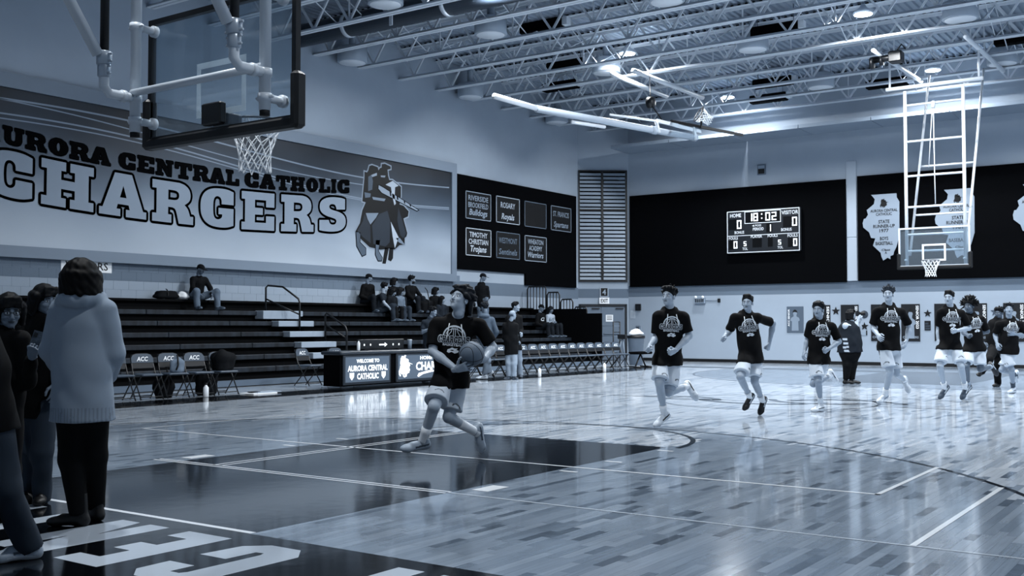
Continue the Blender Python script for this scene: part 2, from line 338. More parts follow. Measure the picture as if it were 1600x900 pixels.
# ---- floor: slab, narrow strip boards along the court, painted marks
mat('slab', .2, .8)
fo = MB().box(XW, XR, YF, YB, -.2, -.02).build('floor', 'slab'); tag(fo, kind='structure')
def wood_mat():
    m = mat('maple_boards', .6, .13, .5, coat=.3); nt = m.node_tree; b = nt.nodes['Principled BSDF']
    a = nt.nodes.new('ShaderNodeAttribute'); a.attribute_name = 'Col'
    g = nt.nodes.new('ShaderNodeNewGeometry'); mp = nt.nodes.new('ShaderNodeMapping'); mp.inputs['Scale'].default_value = (60, 2.2, 1)
    n = nt.nodes.new('ShaderNodeTexNoise'); n.inputs['Scale'].default_value = 1; n.inputs['Detail'].default_value = 5
    mr = nt.nodes.new('ShaderNodeMapRange'); mr.inputs[1].default_value = .3; mr.inputs[2].default_value = .7; mr.inputs[3].default_value = .86; mr.inputs[4].default_value = 1.08
    mx = nt.nodes.new('ShaderNodeMix'); mx.data_type = 'RGBA'; mx.blend_type = 'MULTIPLY'; mx.inputs[0].default_value = 1
    nt.links.new(g.outputs['Position'], mp.inputs[0]); nt.links.new(mp.outputs[0], n.inputs['Vector']); nt.links.new(n.outputs[0], mr.inputs[0])
    nt.links.new(a.outputs['Color'], mx.inputs[6]); nt.links.new(mr.outputs[0], mx.inputs[7]); nt.links.new(mx.outputs[2], b.inputs['Base Color'])
    n2 = nt.nodes.new('ShaderNodeTexNoise'); n2.inputs['Scale'].default_value = 5; n2.inputs['Detail'].default_value = 2
    bp = nt.nodes.new('ShaderNodeBump'); bp.inputs['Strength'].default_value = .03; bp.inputs['Distance'].default_value = .02
    nt.links.new(g.outputs['Position'], n2.inputs['Vector']); nt.links.new(n2.outputs[0], bp.inputs['Height'])
    nt.links.new(bp.outputs[0], b.inputs['Normal']); nt.links.new(bp.outputs[0], b.inputs['Coat Normal'])
    return m
wood_mat()
def court_paint(name, col):
    m = mat(name, col, .09, .38, coat=0); nt = m.node_tree; b = nt.nodes['Principled BSDF']
    g = nt.nodes.new('ShaderNodeNewGeometry'); n2 = nt.nodes.new('ShaderNodeTexNoise'); n2.inputs['Scale'].default_value = 5; n2.inputs['Detail'].default_value = 2
    bp = nt.nodes.new('ShaderNodeBump'); bp.inputs['Strength'].default_value = .03; bp.inputs['Distance'].default_value = .02
    nt.links.new(g.outputs['Position'], n2.inputs['Vector']); nt.links.new(n2.outputs[0], bp.inputs['Height'])
    nt.links.new(bp.outputs[0], b.inputs['Normal']); nt.links.new(bp.outputs[0], b.inputs['Coat Normal'])
court_paint('lane_paint', .12); court_paint('border_paint', .035); court_paint('line_white', .88); court_paint('line_dark', .13); court_paint('letter_white', .74)
HOOP = V3(0, 1.43, 0); HOOP2 = V3(0, 24.57, 0); R3 = 6.2
def in_arc(x, y):
    a = math.hypot(x, y - 1.43) < R3 and y > -.8 or (abs(x) < R3 and -.8 < y <= 1.43)
    b = math.hypot(x, y - 24.57) < R3 or (abs(x) < R3 and 24.57 < y < 26)
    return a or b
BW = .066
def board_tone(x, y, dark):
    if math.hypot(x, y - 5.77) < 1.8 and y > 5.77: base = .76
    elif in_arc(x, y): base = .56
    else: base = .74
    g = base * (1 + random.gauss(0, .045))
    if dark: g *= random.uniform(.58, .86)
    return min(.95, g)
fv, ff, fc = [], [], []; singles = []
TONES = {}
x = -13.0
while x < 8.0:
    y = -6.9 + random.random()
    while y < YB:
        dark = random.random() < .2; L = random.uniform(.18, .42) if dark else random.uniform(.3, 1.0); y1 = min(y + L, YB)
        # distance in the view decides which boards are built one by one
        dx, dy = x - CAM.x, (y + y1) / 2 - CAM.y
        dep = -dx * math.sin(YAW) + dy * math.cos(YAW); rgt = dx * math.cos(YAW) + dy * math.sin(YAW)
        g = board_tone(x + BW / 2, (y + y1) / 2, dark)
        vis = dep > 4.9 and abs(rgt) < .5 * dep and (x > 1.75 or y > 5.8) and y > -.02
        if vis and dep < 10.5: singles.append((dep, x, y, y1, g))
        else:
            k = len(fv); fv += [(x + .0005, y + .001, 0), (x + BW - .0005, y + .001, 0), (x + BW - .0005, y1 - .001, 0), (x + .0005, y1 - .001, 0)]
            ff.append((k, k + 1, k + 2, k + 3)); fc.append(tone(g))
        y = y1
    x += BW
singles.sort()
for dep, x, y, y1, g in singles[300:]:
    k = len(fv); fv += [(x + .0005, y + .001, 0), (x + BW - .0005, y + .001, 0), (x + BW - .0005, y1 - .001, 0), (x + .0005, y1 - .001, 0)]
    ff.append((k, k + 1, k + 2, k + 3)); fc.append(tone(g))
me = bpy.data.meshes.new('floor_boards'); me.from_pydata(fv, [], ff); me.update()
at_ = me.color_attributes.new('Col', 'FLOAT_COLOR', 'CORNER'); arr = np.ones((len(ff) * 4, 4), np.float32); arr[:, :3] = np.repeat(np.array(fc), 4, 0); at_.data.foreach_set('color', arr.ravel())
tag(link('floor_boards', me, 'maple_boards', fo), kind='stuff')
BM = {}
for dep, x, y, y1, g in singles[:300]:
    key = round(g * 25) / 25
    if key not in BM:
        m_ = MB().box(.0005, BW - .0005, 0, 1, -.018, 0).mesh('floor_board'); m_.materials.append(MATS['maple_boards'])
        ca = m_.color_attributes.new('Col', 'FLOAT_COLOR', 'CORNER'); ca.data.foreach_set('color', np.tile(np.array((*tone(key), 1), np.float32), len(m_.loops)))
        BM[key] = m_
    o = kid('floor_board', BM[key], fo, (x, y + .001, 0)); o.scale = (1, y1 - y - .002, 1)
def mark(name, poly, m, z=.0008):
    q = MB(); q.add([(a, b, z) for a, b in poly], [tuple(range(len(poly)))]); return q.build(name, m, fo)
def arc_mark(name, c, r, w, a0, a1, m, z=.0012, n=64):
    q = MB(); vs = []
    for i in range(n + 1):
        a = a0 + (a1 - a0) * i / n
        for rr in (r - w / 2, r + w / 2): vs.append((c[0] + rr * math.cos(a), c[1] + rr * math.sin(a), z))
    q.add(vs, [(2*i, 2*i+1, 2*i+3, 2*i+2) for i in range(n)]); return q.build(name, m, fo)
R_ = lambda x0, x1, y0, y1: [(x0, y0), (x1, y0), (x1, y1), (x0, y1)]
LA, LB = 1.67, 5.77
mark('lane', R_(-LA, LA, 0, LB), 'lane_paint'); mark('far_lane', R_(-LA, LA, 26 - LB, 26), 'lane_paint')
mark('end_border', R_(-9.0, 8.0, -2.7, -.05), 'border_paint'); mark('side_border', R_(-9.0, -7.95, -.05, 26), 'border_paint')
mark('far_end_border', R_(-9.0, 8.0, 26, 27.0), 'border_paint')
mark('baseline', R_(-7.9, LA, -.05, .0), 'line_white', .0016)
arc_mark('free_throw_circle', (0, LB), 1.8, .06, 0, math.pi, 'line_dark')
for nm, c, s in (('three_point_line', HOOP, 1), ('far_three_point_line', HOOP2, -1)):
    arc_mark(nm, c, R3, .055, 0, s * math.pi, 'line_dark')
    for sx in (-1, 1): mark('three_point_side', [(sx * R3 - .027, c[1]), (sx * R3 + .027, c[1]), (sx * R3 + .027, c[1] - s * 1.43), (sx * R3 - .027, c[1] - s * 1.43)], 'line_dark', .0012)
mark('half_line', R_(-7.9, 7.9, 12.97, 13.03), 'line_dark', .0012); arc_mark('centre_circle', (0, 13), 1.83, .05, 0, 2 * math.pi, 'line_dark')
# centre emblem: the curved strokes that show between the runners
for c, r, w, a0, a1 in (((-1.7, 12.6), .85, .16, .3, 2.6), ((-.2, 13.6), 1.2, .2, 3.6, 5.6), ((1.2, 13.2), 1.0, .2, .4, 2.9), ((.7, 13.9), .9, .15, 3.4, 5.9), ((-1.5, 13.4), .7, .12, 3.4, 5.8)):
    arc_mark('centre_emblem', c, r, w, a0, a1, 'line_dark', .0016, 20)
# thin court lines for other games
for i, (x0, x1, y0, y1) in enumerate([(-4.8, 4.5, 3.80, 3.84), (-2.0, LA, 1.99, 2.02), (-2.0, LA, 1.92, 1.95), (LA, 6.2, 1.95, 1.98), (-1.1, -1.07, 2.0, 5.77), (-1.2, -1.17, 2.0, 5.77), (4.46, 4.50, 3.8, 5.75), (5.19, 5.23, 1.97, 4.75), (-4.82, -4.78, 3.8, 7.2)]):
    mark('court_line', R_(x0, x1, y0, y1), 'line_white' if x0 < LA or x0 > 4 else 'letter_white', .002)
for s in (-1, 1):
    for y0, y1 in ((2.18, 2.48),): mark('lane_block', R_(min(s*1.74, s*1.9), max(s*1.74, s*1.9), y0, y1), 'line_white', .002)
    for y0 in (3.52, 4.35, 5.45): mark('lane_tick', R_(min(s*1.72, s*1.9), max(s*1.72, s*1.9), y0, y0 + .05), 'line_white', .002)
# AURORA CENTRAL CATHOLIC along the baseline, read from the court
xc = 7.06
for ch in 'AURORA CENTRAL CATHOLIC':
    if ch == ' ': xc -= .43; continue
    w = {'I': .22, 'E': .41, 'L': .41, 'C': .53}.get(ch, .5)
    put_flat('floor_letter', poly_geo([[(x * w, y * .94) for x, y in c] for c in BLK[ch]]), (xc, -.22, .0016), (-1, 0, 0), (0, -1, 0), 'letter_white', fo)
    xc -= w + .2
# small dark lettering by the side line
write('floor_lettering', 'aurora central', (-7.35, 10.4, .0016), (0, -1, 0), (1, 0, 0), .22, 'line_dark', fo, width=2.9, shear=.3, fat=.02)
# ---- splayed corner: double door, louvre, signs
cx_, cn_ = nrm(CB - CA), V3(*nrm(CB - CA)[[1, 0]] * [1, -1], 0)
def cpt(t, z, out=0.0): return CA + cx_ * t + cn_ * out + V3(0, 0, z)
def cbox(q, t0, t1, z0, z1, d0, d1):
    return q.obox((cpt((t0 + t1) / 2, (z0 + z1) / 2, (d0 + d1) / 2)), cx_, cn_, (0, 0, 1), t1 - t0, d1 - d0, z1 - z0)
dr = MB(); cbox(dr, .03, .09, 0, 2.13, 0, .05); cbox(dr, 1.80, 1.88, 0, 2.13, 0, .05); cbox(dr, .03, 1.88, 2.05, 2.15, 0, .05)
d1 = tag(dr.build('door_1', mat('door_frame', .12, .5)), kind='structure')
mat('door_paint', .45, .5)
for t0, t1 in ((.1, .87), (.89, 1.79)):
    q = MB(); cbox(q, t0, t1, .02, 2.04, .005, .03); lf = q.build('door_leaf', 'door_paint', d1)
    q = MB(); cbox(q, t0 + .1, t1 - .1, 1.0, 1.05, .03, .09); q.build('push_bar', 'grey_metal', lf)
    q = MB(); cbox(q, t1 - .35, t1 - .05, 1.96, 2.0, .03, .08); q.build('door_closer', 'black_metal', lf)
q = MB(); cbox(q, 1.06, 1.34, 1.48, 1.74, .03, .036); nt_ = q.build('notice', 'white_print', d1)
q = MB()
for z in (1.68, 1.63, 1.58, 1.54): cbox(q, 1.1, 1.3, z, z + .018, .037, .039)
q.build('print_lines', 'black_print', nt_)
lv = empty('louvre_panel', tuple(cpt(.95, 3.0))); tag(lv, 'tall slatted louvre panel in dark frame above the corner door', 'louvre')
def lbuild(q, name, m, par=None):
    o = q.build(name, m, par or lv)
    o.matrix_parent_inverse = Matrix.Translation(-lv.location); return o
q = MB()
for t0, t1 in ((.02, .06), (.90, .97), (1.84, 1.9)): cbox(q, t0, t1, 3.02, 7.28, 0, .07)
for z in (3.0, 4.35, 5.75, 7.25): cbox(q, .02, 1.9, z, z + .05, 0, .075)
lbuild(q, 'frame', 'black_metal')
mat('slat_paint', .60, .5)
nsl = 28
for i in range(nsl):
    z = 3.07 + i * (4.16 / nsl)
    for t0, t1 in ((.07, .89), (.98, 1.83)):
        q = MB(); q.obox(cpt((t0 + t1) / 2, z + .06, .03), cx_, nrm(cn_ * .35 + V3(0, 0, -.94)), nrm(cn_ * .94 + V3(0, 0, .35)), t1 - t0, .105, .012)
        lbuild(q, 'slat', 'slat_paint')
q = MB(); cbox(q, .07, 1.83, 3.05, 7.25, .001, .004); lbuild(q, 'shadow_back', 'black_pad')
for z in (3.3, 4.0, 4.7, 5.4, 6.1, 6.8):
    q = MB(); cbox(q, .88, .99, z, z + .1, .07, .11); lbuild(q, 'latch', 'black_metal')
# ================================================================= on the walls
def root(name, loc, label, cat, group=None):
    return tag(empty(name, loc), label, cat, group)
def sub(q, name, m, par, base=None):
    """build a part given in world coordinates under a root that stands at its location"""
    o = q.build(name, m, par) if isinstance(q, MB) else q
    b = par
    while b.parent: b = b.parent
    o.matrix_parent_inverse = Matrix.Translation(-b.location) if par is b else Matrix()
    return o
def fixp(o, rt):
    o.matrix_parent_inverse = Matrix.Translation(-rt.location); return o
XM = XW + .12
mu = root('mural_panel', (XW, 13.5, 2.8), 'wide painted mural board with school name and mounted rider', 'mural')
q = MB(); q.box(XW, XM - .02, 4.0, 22.2, 2.8, 6.53)
def mural_mat():
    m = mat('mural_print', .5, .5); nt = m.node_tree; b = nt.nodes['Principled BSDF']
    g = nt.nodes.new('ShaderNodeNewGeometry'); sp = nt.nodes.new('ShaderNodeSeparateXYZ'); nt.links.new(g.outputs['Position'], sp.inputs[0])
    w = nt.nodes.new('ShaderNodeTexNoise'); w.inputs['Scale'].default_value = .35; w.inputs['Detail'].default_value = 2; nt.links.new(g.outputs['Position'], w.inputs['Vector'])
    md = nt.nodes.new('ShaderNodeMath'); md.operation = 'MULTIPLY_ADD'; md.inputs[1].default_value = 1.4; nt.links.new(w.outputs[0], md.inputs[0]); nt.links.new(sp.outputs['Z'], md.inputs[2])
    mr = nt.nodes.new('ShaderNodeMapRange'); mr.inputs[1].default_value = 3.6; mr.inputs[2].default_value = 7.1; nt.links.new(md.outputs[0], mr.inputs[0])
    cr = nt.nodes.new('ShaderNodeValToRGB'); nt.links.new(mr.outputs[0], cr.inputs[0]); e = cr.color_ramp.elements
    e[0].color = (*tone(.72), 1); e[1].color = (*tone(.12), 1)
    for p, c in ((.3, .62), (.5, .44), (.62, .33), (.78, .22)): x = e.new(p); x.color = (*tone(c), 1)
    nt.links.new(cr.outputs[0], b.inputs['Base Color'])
mural_mat()
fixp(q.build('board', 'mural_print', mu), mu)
mat('frame_paint', .52, .5); q = MB()
for a in ((4.0, 22.25, 2.74, 2.98), (4.0, 22.25, 6.25, 6.56), (22.0, 22.25, 2.98, 6.25)): q.box(XW, XM + .03, *a)
fixp(q.build('frame', 'frame_paint', mu), mu)
mat('streak', .55, .5)
for (y0, z0, y1, z1, w, bow) in ((5, 5.9, 21.9, 5.75, .02, .35), (5, 5.6, 21.9, 5.1, .018, .45), (5, 5.5, 21.9, 5.05, .014, .42), (5, 6.0, 18, 5.4, .014, .2)):
    vs = []
    for i in range(33):
        t = i / 32; y = y0 + (y1 - y0) * t; z = z0 + (z1 - z0) * t + bow * math.sin(math.pi * 2 * t) * .5
        vs += [(XM - .017, y, z - w), (XM - .017, y, z + w)]
    fixp(MB().add(vs, [(2*i, 2*i+2, 2*i+3, 2*i+1) for i in range(32)]).build('painted_streak', 'streak', mu), mu)
dip = lambda y: -.24 * (1 - ((y - 12.1) / 5.2) ** 2)
mat('letter_fill', .58, .6); mat('letter_ink', .012, .8, .03); mat('letter_glow', .42, .5)
def mural_letter(ch, y0, y1, z0, h, outline):
    def lay(geo, lift, m, nm):
        v, f = geo; v = v.copy(); P = np.zeros((len(v), 3)); P[:, 0] = XM - .02 + lift; P[:, 1] = y0 + v[:, 0]; P[:, 2] = z0 + v[:, 1] + np.array([dip(y) for y in P[:, 1]])
        return fixp(MB().add(P, f).build(nm, m, mu), mu)
    if outline:
        lay(fat_slab(ch, y1 - y0, h, .062), .006, 'letter_ink', 'letter_outline'); lay(slab(ch, y1 - y0, h, 0), .010, 'letter_fill', 'letter_face')
    else:
        lay(fat_slab(ch, y1 - y0, h, .02), .005, 'letter_glow', 'letter_halo'); lay(slab(ch, y1 - y0, h, .0), .008, 'letter_ink', 'letter')
for ch, a, b in zip('CHARGERS', (6.75, 7.96, 9.34, 10.73, 12.11, 13.4, 14.74, 16.11), (7.78, 9.20, 10.57, 11.9, 13.16, 14.5, 15.92, 17.2)): mural_letter(ch, a, b, 4.0, .98, True)
for ch, a, b in [('A',6.5,7.04),('U',7.1,7.56),('R',7.6,8.07),('O',8.12,8.57),('R',8.61,9.08),('A',9.1,9.62),('C',9.83,10.27),('E',10.32,10.77),('N',10.82,11.31),('T',11.36,11.85),('R',11.89,12.36),('A',12.39,12.86),('L',12.9,13.31),('C',13.5,13.96),('A',14.0,14.52),('T',14.56,15.04),('H',15.08,15.58),('O',15.65,16.08),('L',16.13,16.55),('I',16.6,16.79),('C',16.85,17.32)]: mural_letter(ch, a, b, 5.10, .37, False)
EM = {
'sil': [(17.86,4.92),(17.89,5.22),(17.94,5.6),(17.94,5.79),(18.05,5.78),(18.1,5.84),(18.15,5.98),(18.26,6.02),(18.51,5.99),(18.54,5.9),(18.6,5.97),(18.68,6.0),(18.68,6.1),(18.82,6.13),(19.08,6.08),(19.08,6.01),(18.94,5.97),(18.97,5.79),(19.02,5.67),(19.17,5.68),(19.55,5.52),(19.55,5.24),(19.49,4.98),(19.67,4.96),(19.91,4.81),(19.88,4.65),(19.67,4.57),(19.85,4.14),(19.82,4.04),(19.73,3.98),(19.73,3.78),(19.5,3.75),(19.27,3.6),(18.98,3.62),(18.87,3.59),(18.64,3.56),(18.17,3.61),(17.82,3.81),(17.58,4.03),(17.76,4.28),(17.86,4.66),(18.0,4.9)],
'leg3': [(18.84,3.63),(19.02,3.64),(18.88,3.16),(18.73,3.16)], 'leg4': [(19.04,3.64),(19.22,3.65),(19.2,3.34),(19.11,3.24),(18.98,3.28)],
'cloth1': [(17.65,4.05),(17.87,4.33),(17.95,4.56),(18.19,4.24),(18.22,3.72),(17.87,3.89)], 'cloth2': [(18.27,4.25),(18.58,4.61),(18.94,4.74),(19.06,4.46),(19.05,3.81),(18.86,3.67),(18.33,3.71)], 'cloth3': [(19.43,4.88),(19.61,4.51),(19.79,4.12),(19.67,3.97),(19.53,4.04),(19.38,4.49)],
'leg1': [(17.59,4.02),(17.8,4.02),(17.77,3.73),(18.02,3.57),(18.02,3.38),(17.86,3.32),(17.63,3.6)], 'leg2': [(18.42,3.84),(18.64,3.86),(18.56,3.52),(18.73,3.33),(18.7,3.23),(18.54,3.22),(18.42,3.4)],
'shield': [(18.85,5.51),(19.17,5.66),(19.44,5.54),(19.28,5.48),(19.26,5.17),(19.32,4.99),(19.25,4.93),(19.17,5.16),(19.09,5.46)], 'lance': [(18.54,5.48),(18.77,5.42),(20.39,4.89),(20.3,4.85),(18.69,5.24),(18.53,5.35)],
'crest': [(18.0,4.59),(18.55,4.64),(18.44,4.49),(18.2,4.27),(18.08,4.42)], 'drape': [(19.09,4.43),(19.45,3.98),(19.28,3.64),(19.18,3.98)], 'face1': [(18.1,5.66),(18.24,5.73),(18.3,5.55),(18.27,5.3),(18.1,5.24)], 'face2': [(17.94,5.19),(18.21,5.18),(18.19,5.07),(17.97,5.03)], 'face3': [(18.21,5.72),(18.47,5.82),(18.47,5.74),(18.27,5.67)], 'arm': [(18.27,5.09),(18.86,5.09),(18.8,5.01),(18.32,5.01)], 'visor': [(18.63,5.76),(18.85,5.78),(18.82,5.72),(18.65,5.71)], 'hoof': [(19.33,3.95),(19.5,3.97),(19.73,3.79),(19.65,3.78),(19.44,3.84)]}
emt = {'sil': .03, 'cloth1': .17, 'cloth2': .19, 'cloth3': .17, 'leg1': .34, 'leg2': .38, 'leg3': .04, 'leg4': .04, 'shield': .68, 'lance': .58, 'crest': .5, 'drape': .7, 'face1': .34, 'face2': .4, 'face3': .6, 'arm': .5, 'visor': .55, 'hoof': .5}
def emblem(par, ink, mp, depth_ax, lifts=.003):
    k = 0
    for off, nm in ((.04, 'emblem_halo'),):
        g = poly_geo([EM['sil']], off); ob = mp(g, 0, mat('emblem_glow', .58, .5), nm)
    for key, pl in EM.items():
        ob = mp(poly_geo([pl], .012 if key in ('leg1', 'leg2', 'lance') else 0), lifts, 'letter_ink', 'emblem_outline') if key in ('leg1', 'leg2', 'lance') else None
        mp(poly_geo([pl], -.012 if key in ('leg1', 'leg2', 'lance') else 0), lifts * (1 if key in ('sil', 'leg3', 'leg4') else 2), mat('emblem_%02d' % round(emt[key] * 100), emt[key], .5), 'emblem_piece')
def em_mural(g, lift, m, nm):
    v, f = g; P = np.zeros((len(v), 3)); P[:, 0] = XM - .014 + lift; P[:, 1:] = v[:, :2]
    return fixp(MB().add(P, f).build(nm, m, mu), mu)
emblem(mu, 0, em_mural, 0)
for t in (.25, .45, .65, .82):   # spiral grooves of the lance
    y, z = 18.66 + 1.6 * t, 5.36 - .46 * t; q = MB(); q.add([(XM - .0045, y, z - .07 + .05 * t), (XM - .0045, y + .05, z - .05 + .04 * t), (XM - .0045, y + .02, z + .1 - .07 * t), (XM - .0045, y - .03, z + .09 - .07 * t)], [(0, 1, 2, 3)]); fixp(q.build('emblem_piece', 'letter_ink', mu), mu)
def small_emblem(par, rt, o, ux, uy, h, m):
    for key in ('sil', 'leg1', 'leg2', 'leg3', 'leg4', 'lance'):
        g = poly_geo([[((y - 18.8) / 3 * h, (z - 4.6) / 3 * h) for y, z in EM[key]]]); fixp(put_flat('emblem_piece', g, o, ux, uy, m, par, .004), rt)
# VISITORS sign below the mural
q = MB().box(XW, XW + .02, 8.5, 9.75, 2.5, 2.78, .01); vs_ = q.build('visitors_sign', 'white_print'); tag(vs_, 'white wall sign lettered VISITORS below the mural board', 'sign')
write('lettering', 'VISITORS', (XW + .021, 9.12, 2.56), (0, 1, 0), (0, 0, 1), .17, 'black_print', vs_, width=1.05, fat=.01)
# black record board with conference plaques
rb = root('record_board', (XW, 25.8, 2.76), 'black padded wall board with seven white framed conference plaques', 'wall board')
q = MB().box(XW, XW + .08, 22.26, 26.32, 3.16, 6.26).box(XW, XW + .08, 26.32, 29.75, 2.76, 6.26)
fixp(q.build('pad', 'black_pad', rb), rb)
PLQ = [(22.77, 4.84, ('RIVERSIDE', 'BROOKFIELD', 'Bulldogs'), .60), (24.48, 4.85, ('ROSARY', '', 'Royals'), .70), (26.2, 4.84, ('', '', ''), .3), (27.92, 4.84, ('ST. FRANCIS', '', 'Spartans'), .55), (22.78, 3.63, ('TIMOTHY', 'CHRISTIAN', 'Trojans'), .75), (24.49, 3.63, ('WESTMONT', '', 'Sentinels'), .42), (26.21, 3.62, ('WHEATON', 'ACADEMY', 'Warriors'), .62)]
for y0, z0, L, g in PLQ:
    q = MB().box(XW + .08, XW + .10, y0, y0 + 1.41, z0, z0 + .91); pl = fixp(q.build('plaque', mat('plaque_face', .05, .6), rb), rb)
    m = mat('plaque_ink_%d' % (g * 100), g, .6); q = MB(); t = .025
    for a in ((y0, y0 + 1.41, z0, z0 + t), (y0, y0 + 1.41, z0 + .91 - t, z0 + .91), (y0, y0 + t, z0, z0 + .91), (y0 + 1.41 - t, y0 + 1.41, z0, z0 + .91)): q.box(XW + .1, XW + .112, *a)
    q.build('border', 'grey_metal' if not L[0] else m, pl)
    yc = y0 + .705
    if L[0]:
        two = bool(L[1])
        write('lettering', L[0], (XW + .101, yc, z0 + (.62 if two else .53)), (0, 1, 0), (0, 0, 1), .17 if two else .19, m, pl, width=min(1.1, .135 * len(L[0]) + .05), fat=.012)
        if two: write('lettering', L[1], (XW + .101, yc, z0 + .39), (0, 1, 0), (0, 0, 1), .17, m, pl, width=min(1.1, .12 * len(L[1])), fat=.012)
        write('lettering', L[2], (XW + .101, yc, z0 + .14), (0, 1, 0), (0, 0, 1), .2, m, pl, width=min(1.1, .12 * len(L[2]) + .05), shear=.2, fat=.02)
# scoreboard wall
def pad_board(x0, x1, z0, z1, label):
    q = MB().box(x0, x1, YB - .08, YB, z0, z1); o = q.build('black_wall_pad', 'black_pad'); return tag(o, label, 'wall board')
pad_board(-12.57, -4.28, 2.80, 6.30, 'long black padded board carrying the scoreboard')
pad_board(-3.88, 6.5, 2.83, 6.36, 'long black padded board carrying the pale state-shaped plaques')
YS = YB - .08
sb = root('scoreboard', (-7.17, YS, 3.9), 'electronic scoreboard reading 18:02 with home and visitor scores', 'scoreboard')
q = MB().box(-8.54, -5.80, YS - .14, YS, 3.90, 5.45, .04); fixp(q.build('case', mat('score_face', .10, .4, .4), sb), sb)
mat('led', .9, .5, emit=1.1); mat('score_print', .85, .5); mat('led_window', .015, .3)
yf = YS - .142
def sbar(x0, x1, z0, z1, m='score_print', n='line', d=.004): q = MB().box(x0, x1, yf - d, yf, z0, z1); return fixp(q.build(n, m, sb), sb)
for a in ((-8.51, -5.83, 5.40, 5.425), (-8.51, -5.83, 3.925, 3.95), (-8.51, -8.485, 3.95, 5.40), (-5.855, -5.83, 3.95, 5.40), (-8.5, -5.84, 4.53, 4.55), (-7.84, -6.50, 5.37, 5.39), (-7.84, -6.50, 4.955, 4.975), (-7.84, -7.82, 4.975, 5.37), (-6.52, -6.50, 4.975, 5.37)): sbar(*a, n='border_line')
for a in ((-8.44, -7.94, 4.76, 5.14), (-6.42, -5.90, 4.76, 5.14), (-8.44, -8.1, 4.06, 4.38), (-7.55, -7.2, 4.1, 4.42), (-6.98, -6.8, 4.1, 4.42), (-6.25, -5.9, 4.06, 4.38), (-7.8, -6.54, 4.99, 5.36), (-7.03, -6.82, 4.62, 4.92)): sbar(*a, m='led_window', n='digit_window', d=.002)
SEG = {'0': 'abcdef', '1': 'bc', '2': 'abged', '8': 'abcdefg', '5': 'afgcd'}
def digit(ch, x, z, w, h, t):
    R = {'a': (x, x + w, z + h - t, z + h), 'g': (x, x + w, z + h / 2 - t / 2, z + h / 2 + t / 2), 'd': (x, x + w, z, z + t), 'f': (x, x + t, z + h / 2 + .006, z + h - .006), 'b': (x + w - t, x + w, z + h / 2 + .006, z + h - .006), 'e': (x, x + t, z + .006, z + h / 2 - .006), 'c': (x + w - t, x + w, z + .006, z + h / 2 - .006)}
    q = MB()
    for s in SEG[ch]: a = R[s]; q.box(a[0], a[1], yf - .008, yf, a[2], a[3])
    fixp(q.build('digit', 'led', sb), sb)
for ch, x in (('1', -7.72), ('8', -7.51), ('0', -7.06), ('2', -6.83)): digit(ch, x, 5.03, .17, .29, .04)
for z in (5.10, 5.25): fixp(MB().box(-7.22, -7.175, yf - .008, yf, z, z + .045).build('colon_dot', 'led', sb), sb)
for x in (-8.13, -6.09): digit('0', x, 4.79, .17, .31, .042)
digit('1', -7.0, 4.64, .14, .25, .035)
for x in (-8.26, -6.06): digit('0', x, 4.09, .14, .26, .038)
for x in (-7.88, -6.60): digit('5', x, 4.16, .1, .17, .025)
def sw(t, x, z, h, w): fixp(write('lettering', t, (x, yf, z), (1, 0, 0), (0, 0, 1), h, 'score_print', sb, width=w, fat=.015, lift=.003), sb)
for t, x, z, h, w in (('HOME', -8.18, 5.21, .13, .42), ('VISITOR', -6.17, 5.21, .13, .6), ('BONUS', -8.04, 4.61, .1, .36), ('BONUS', -6.3, 4.63, .1, .38), ('POSS', -7.33, 4.84, .07, .22), ('PERIOD', -7.33, 4.7, .1, .4), ('FOULS', -8.27, 4.41, .1, .34), ('PLAYER', -7.4, 4.44, .1, .42), ('FOULS', -6.8, 4.44, .1, .36), ('FOULS', -6.08, 4.41, .1, .36), ('TOL', -7.83, 4.02, .09, .2), ('TOL', -6.53, 4.02, .09, .2)): sw(t, x, z, h, w)
fixp(MB().add([(-7.56, yf - .004, 4.87), (-7.48, yf - .004, 4.83), (-7.48, yf - .004, 4.91)], [(0, 1, 2)]).build('arrow', 'score_print', sb), sb)
IL = [(-3.41,5.69),(-2.59,5.69),(-2.58,5.55),(-2.5,5.41),(-2.51,4.27),(-2.61,3.92),(-2.69,3.76),(-2.71,3.66),(-2.81,3.62),(-2.81,3.52),(-2.9,3.57),(-3.04,3.48),(-3.1,3.62),(-3.12,3.74),(-3.37,3.99),(-3.29,4.23),(-3.43,4.25),(-3.49,4.44),(-3.68,4.61),(-3.7,4.76),(-3.66,4.9),(-3.6,4.91),(-3.52,5.03),(-3.56,5.19),(-3.32,5.38),(-3.29,5.54)]
mat('plaque_silver', .60, .4, .4)
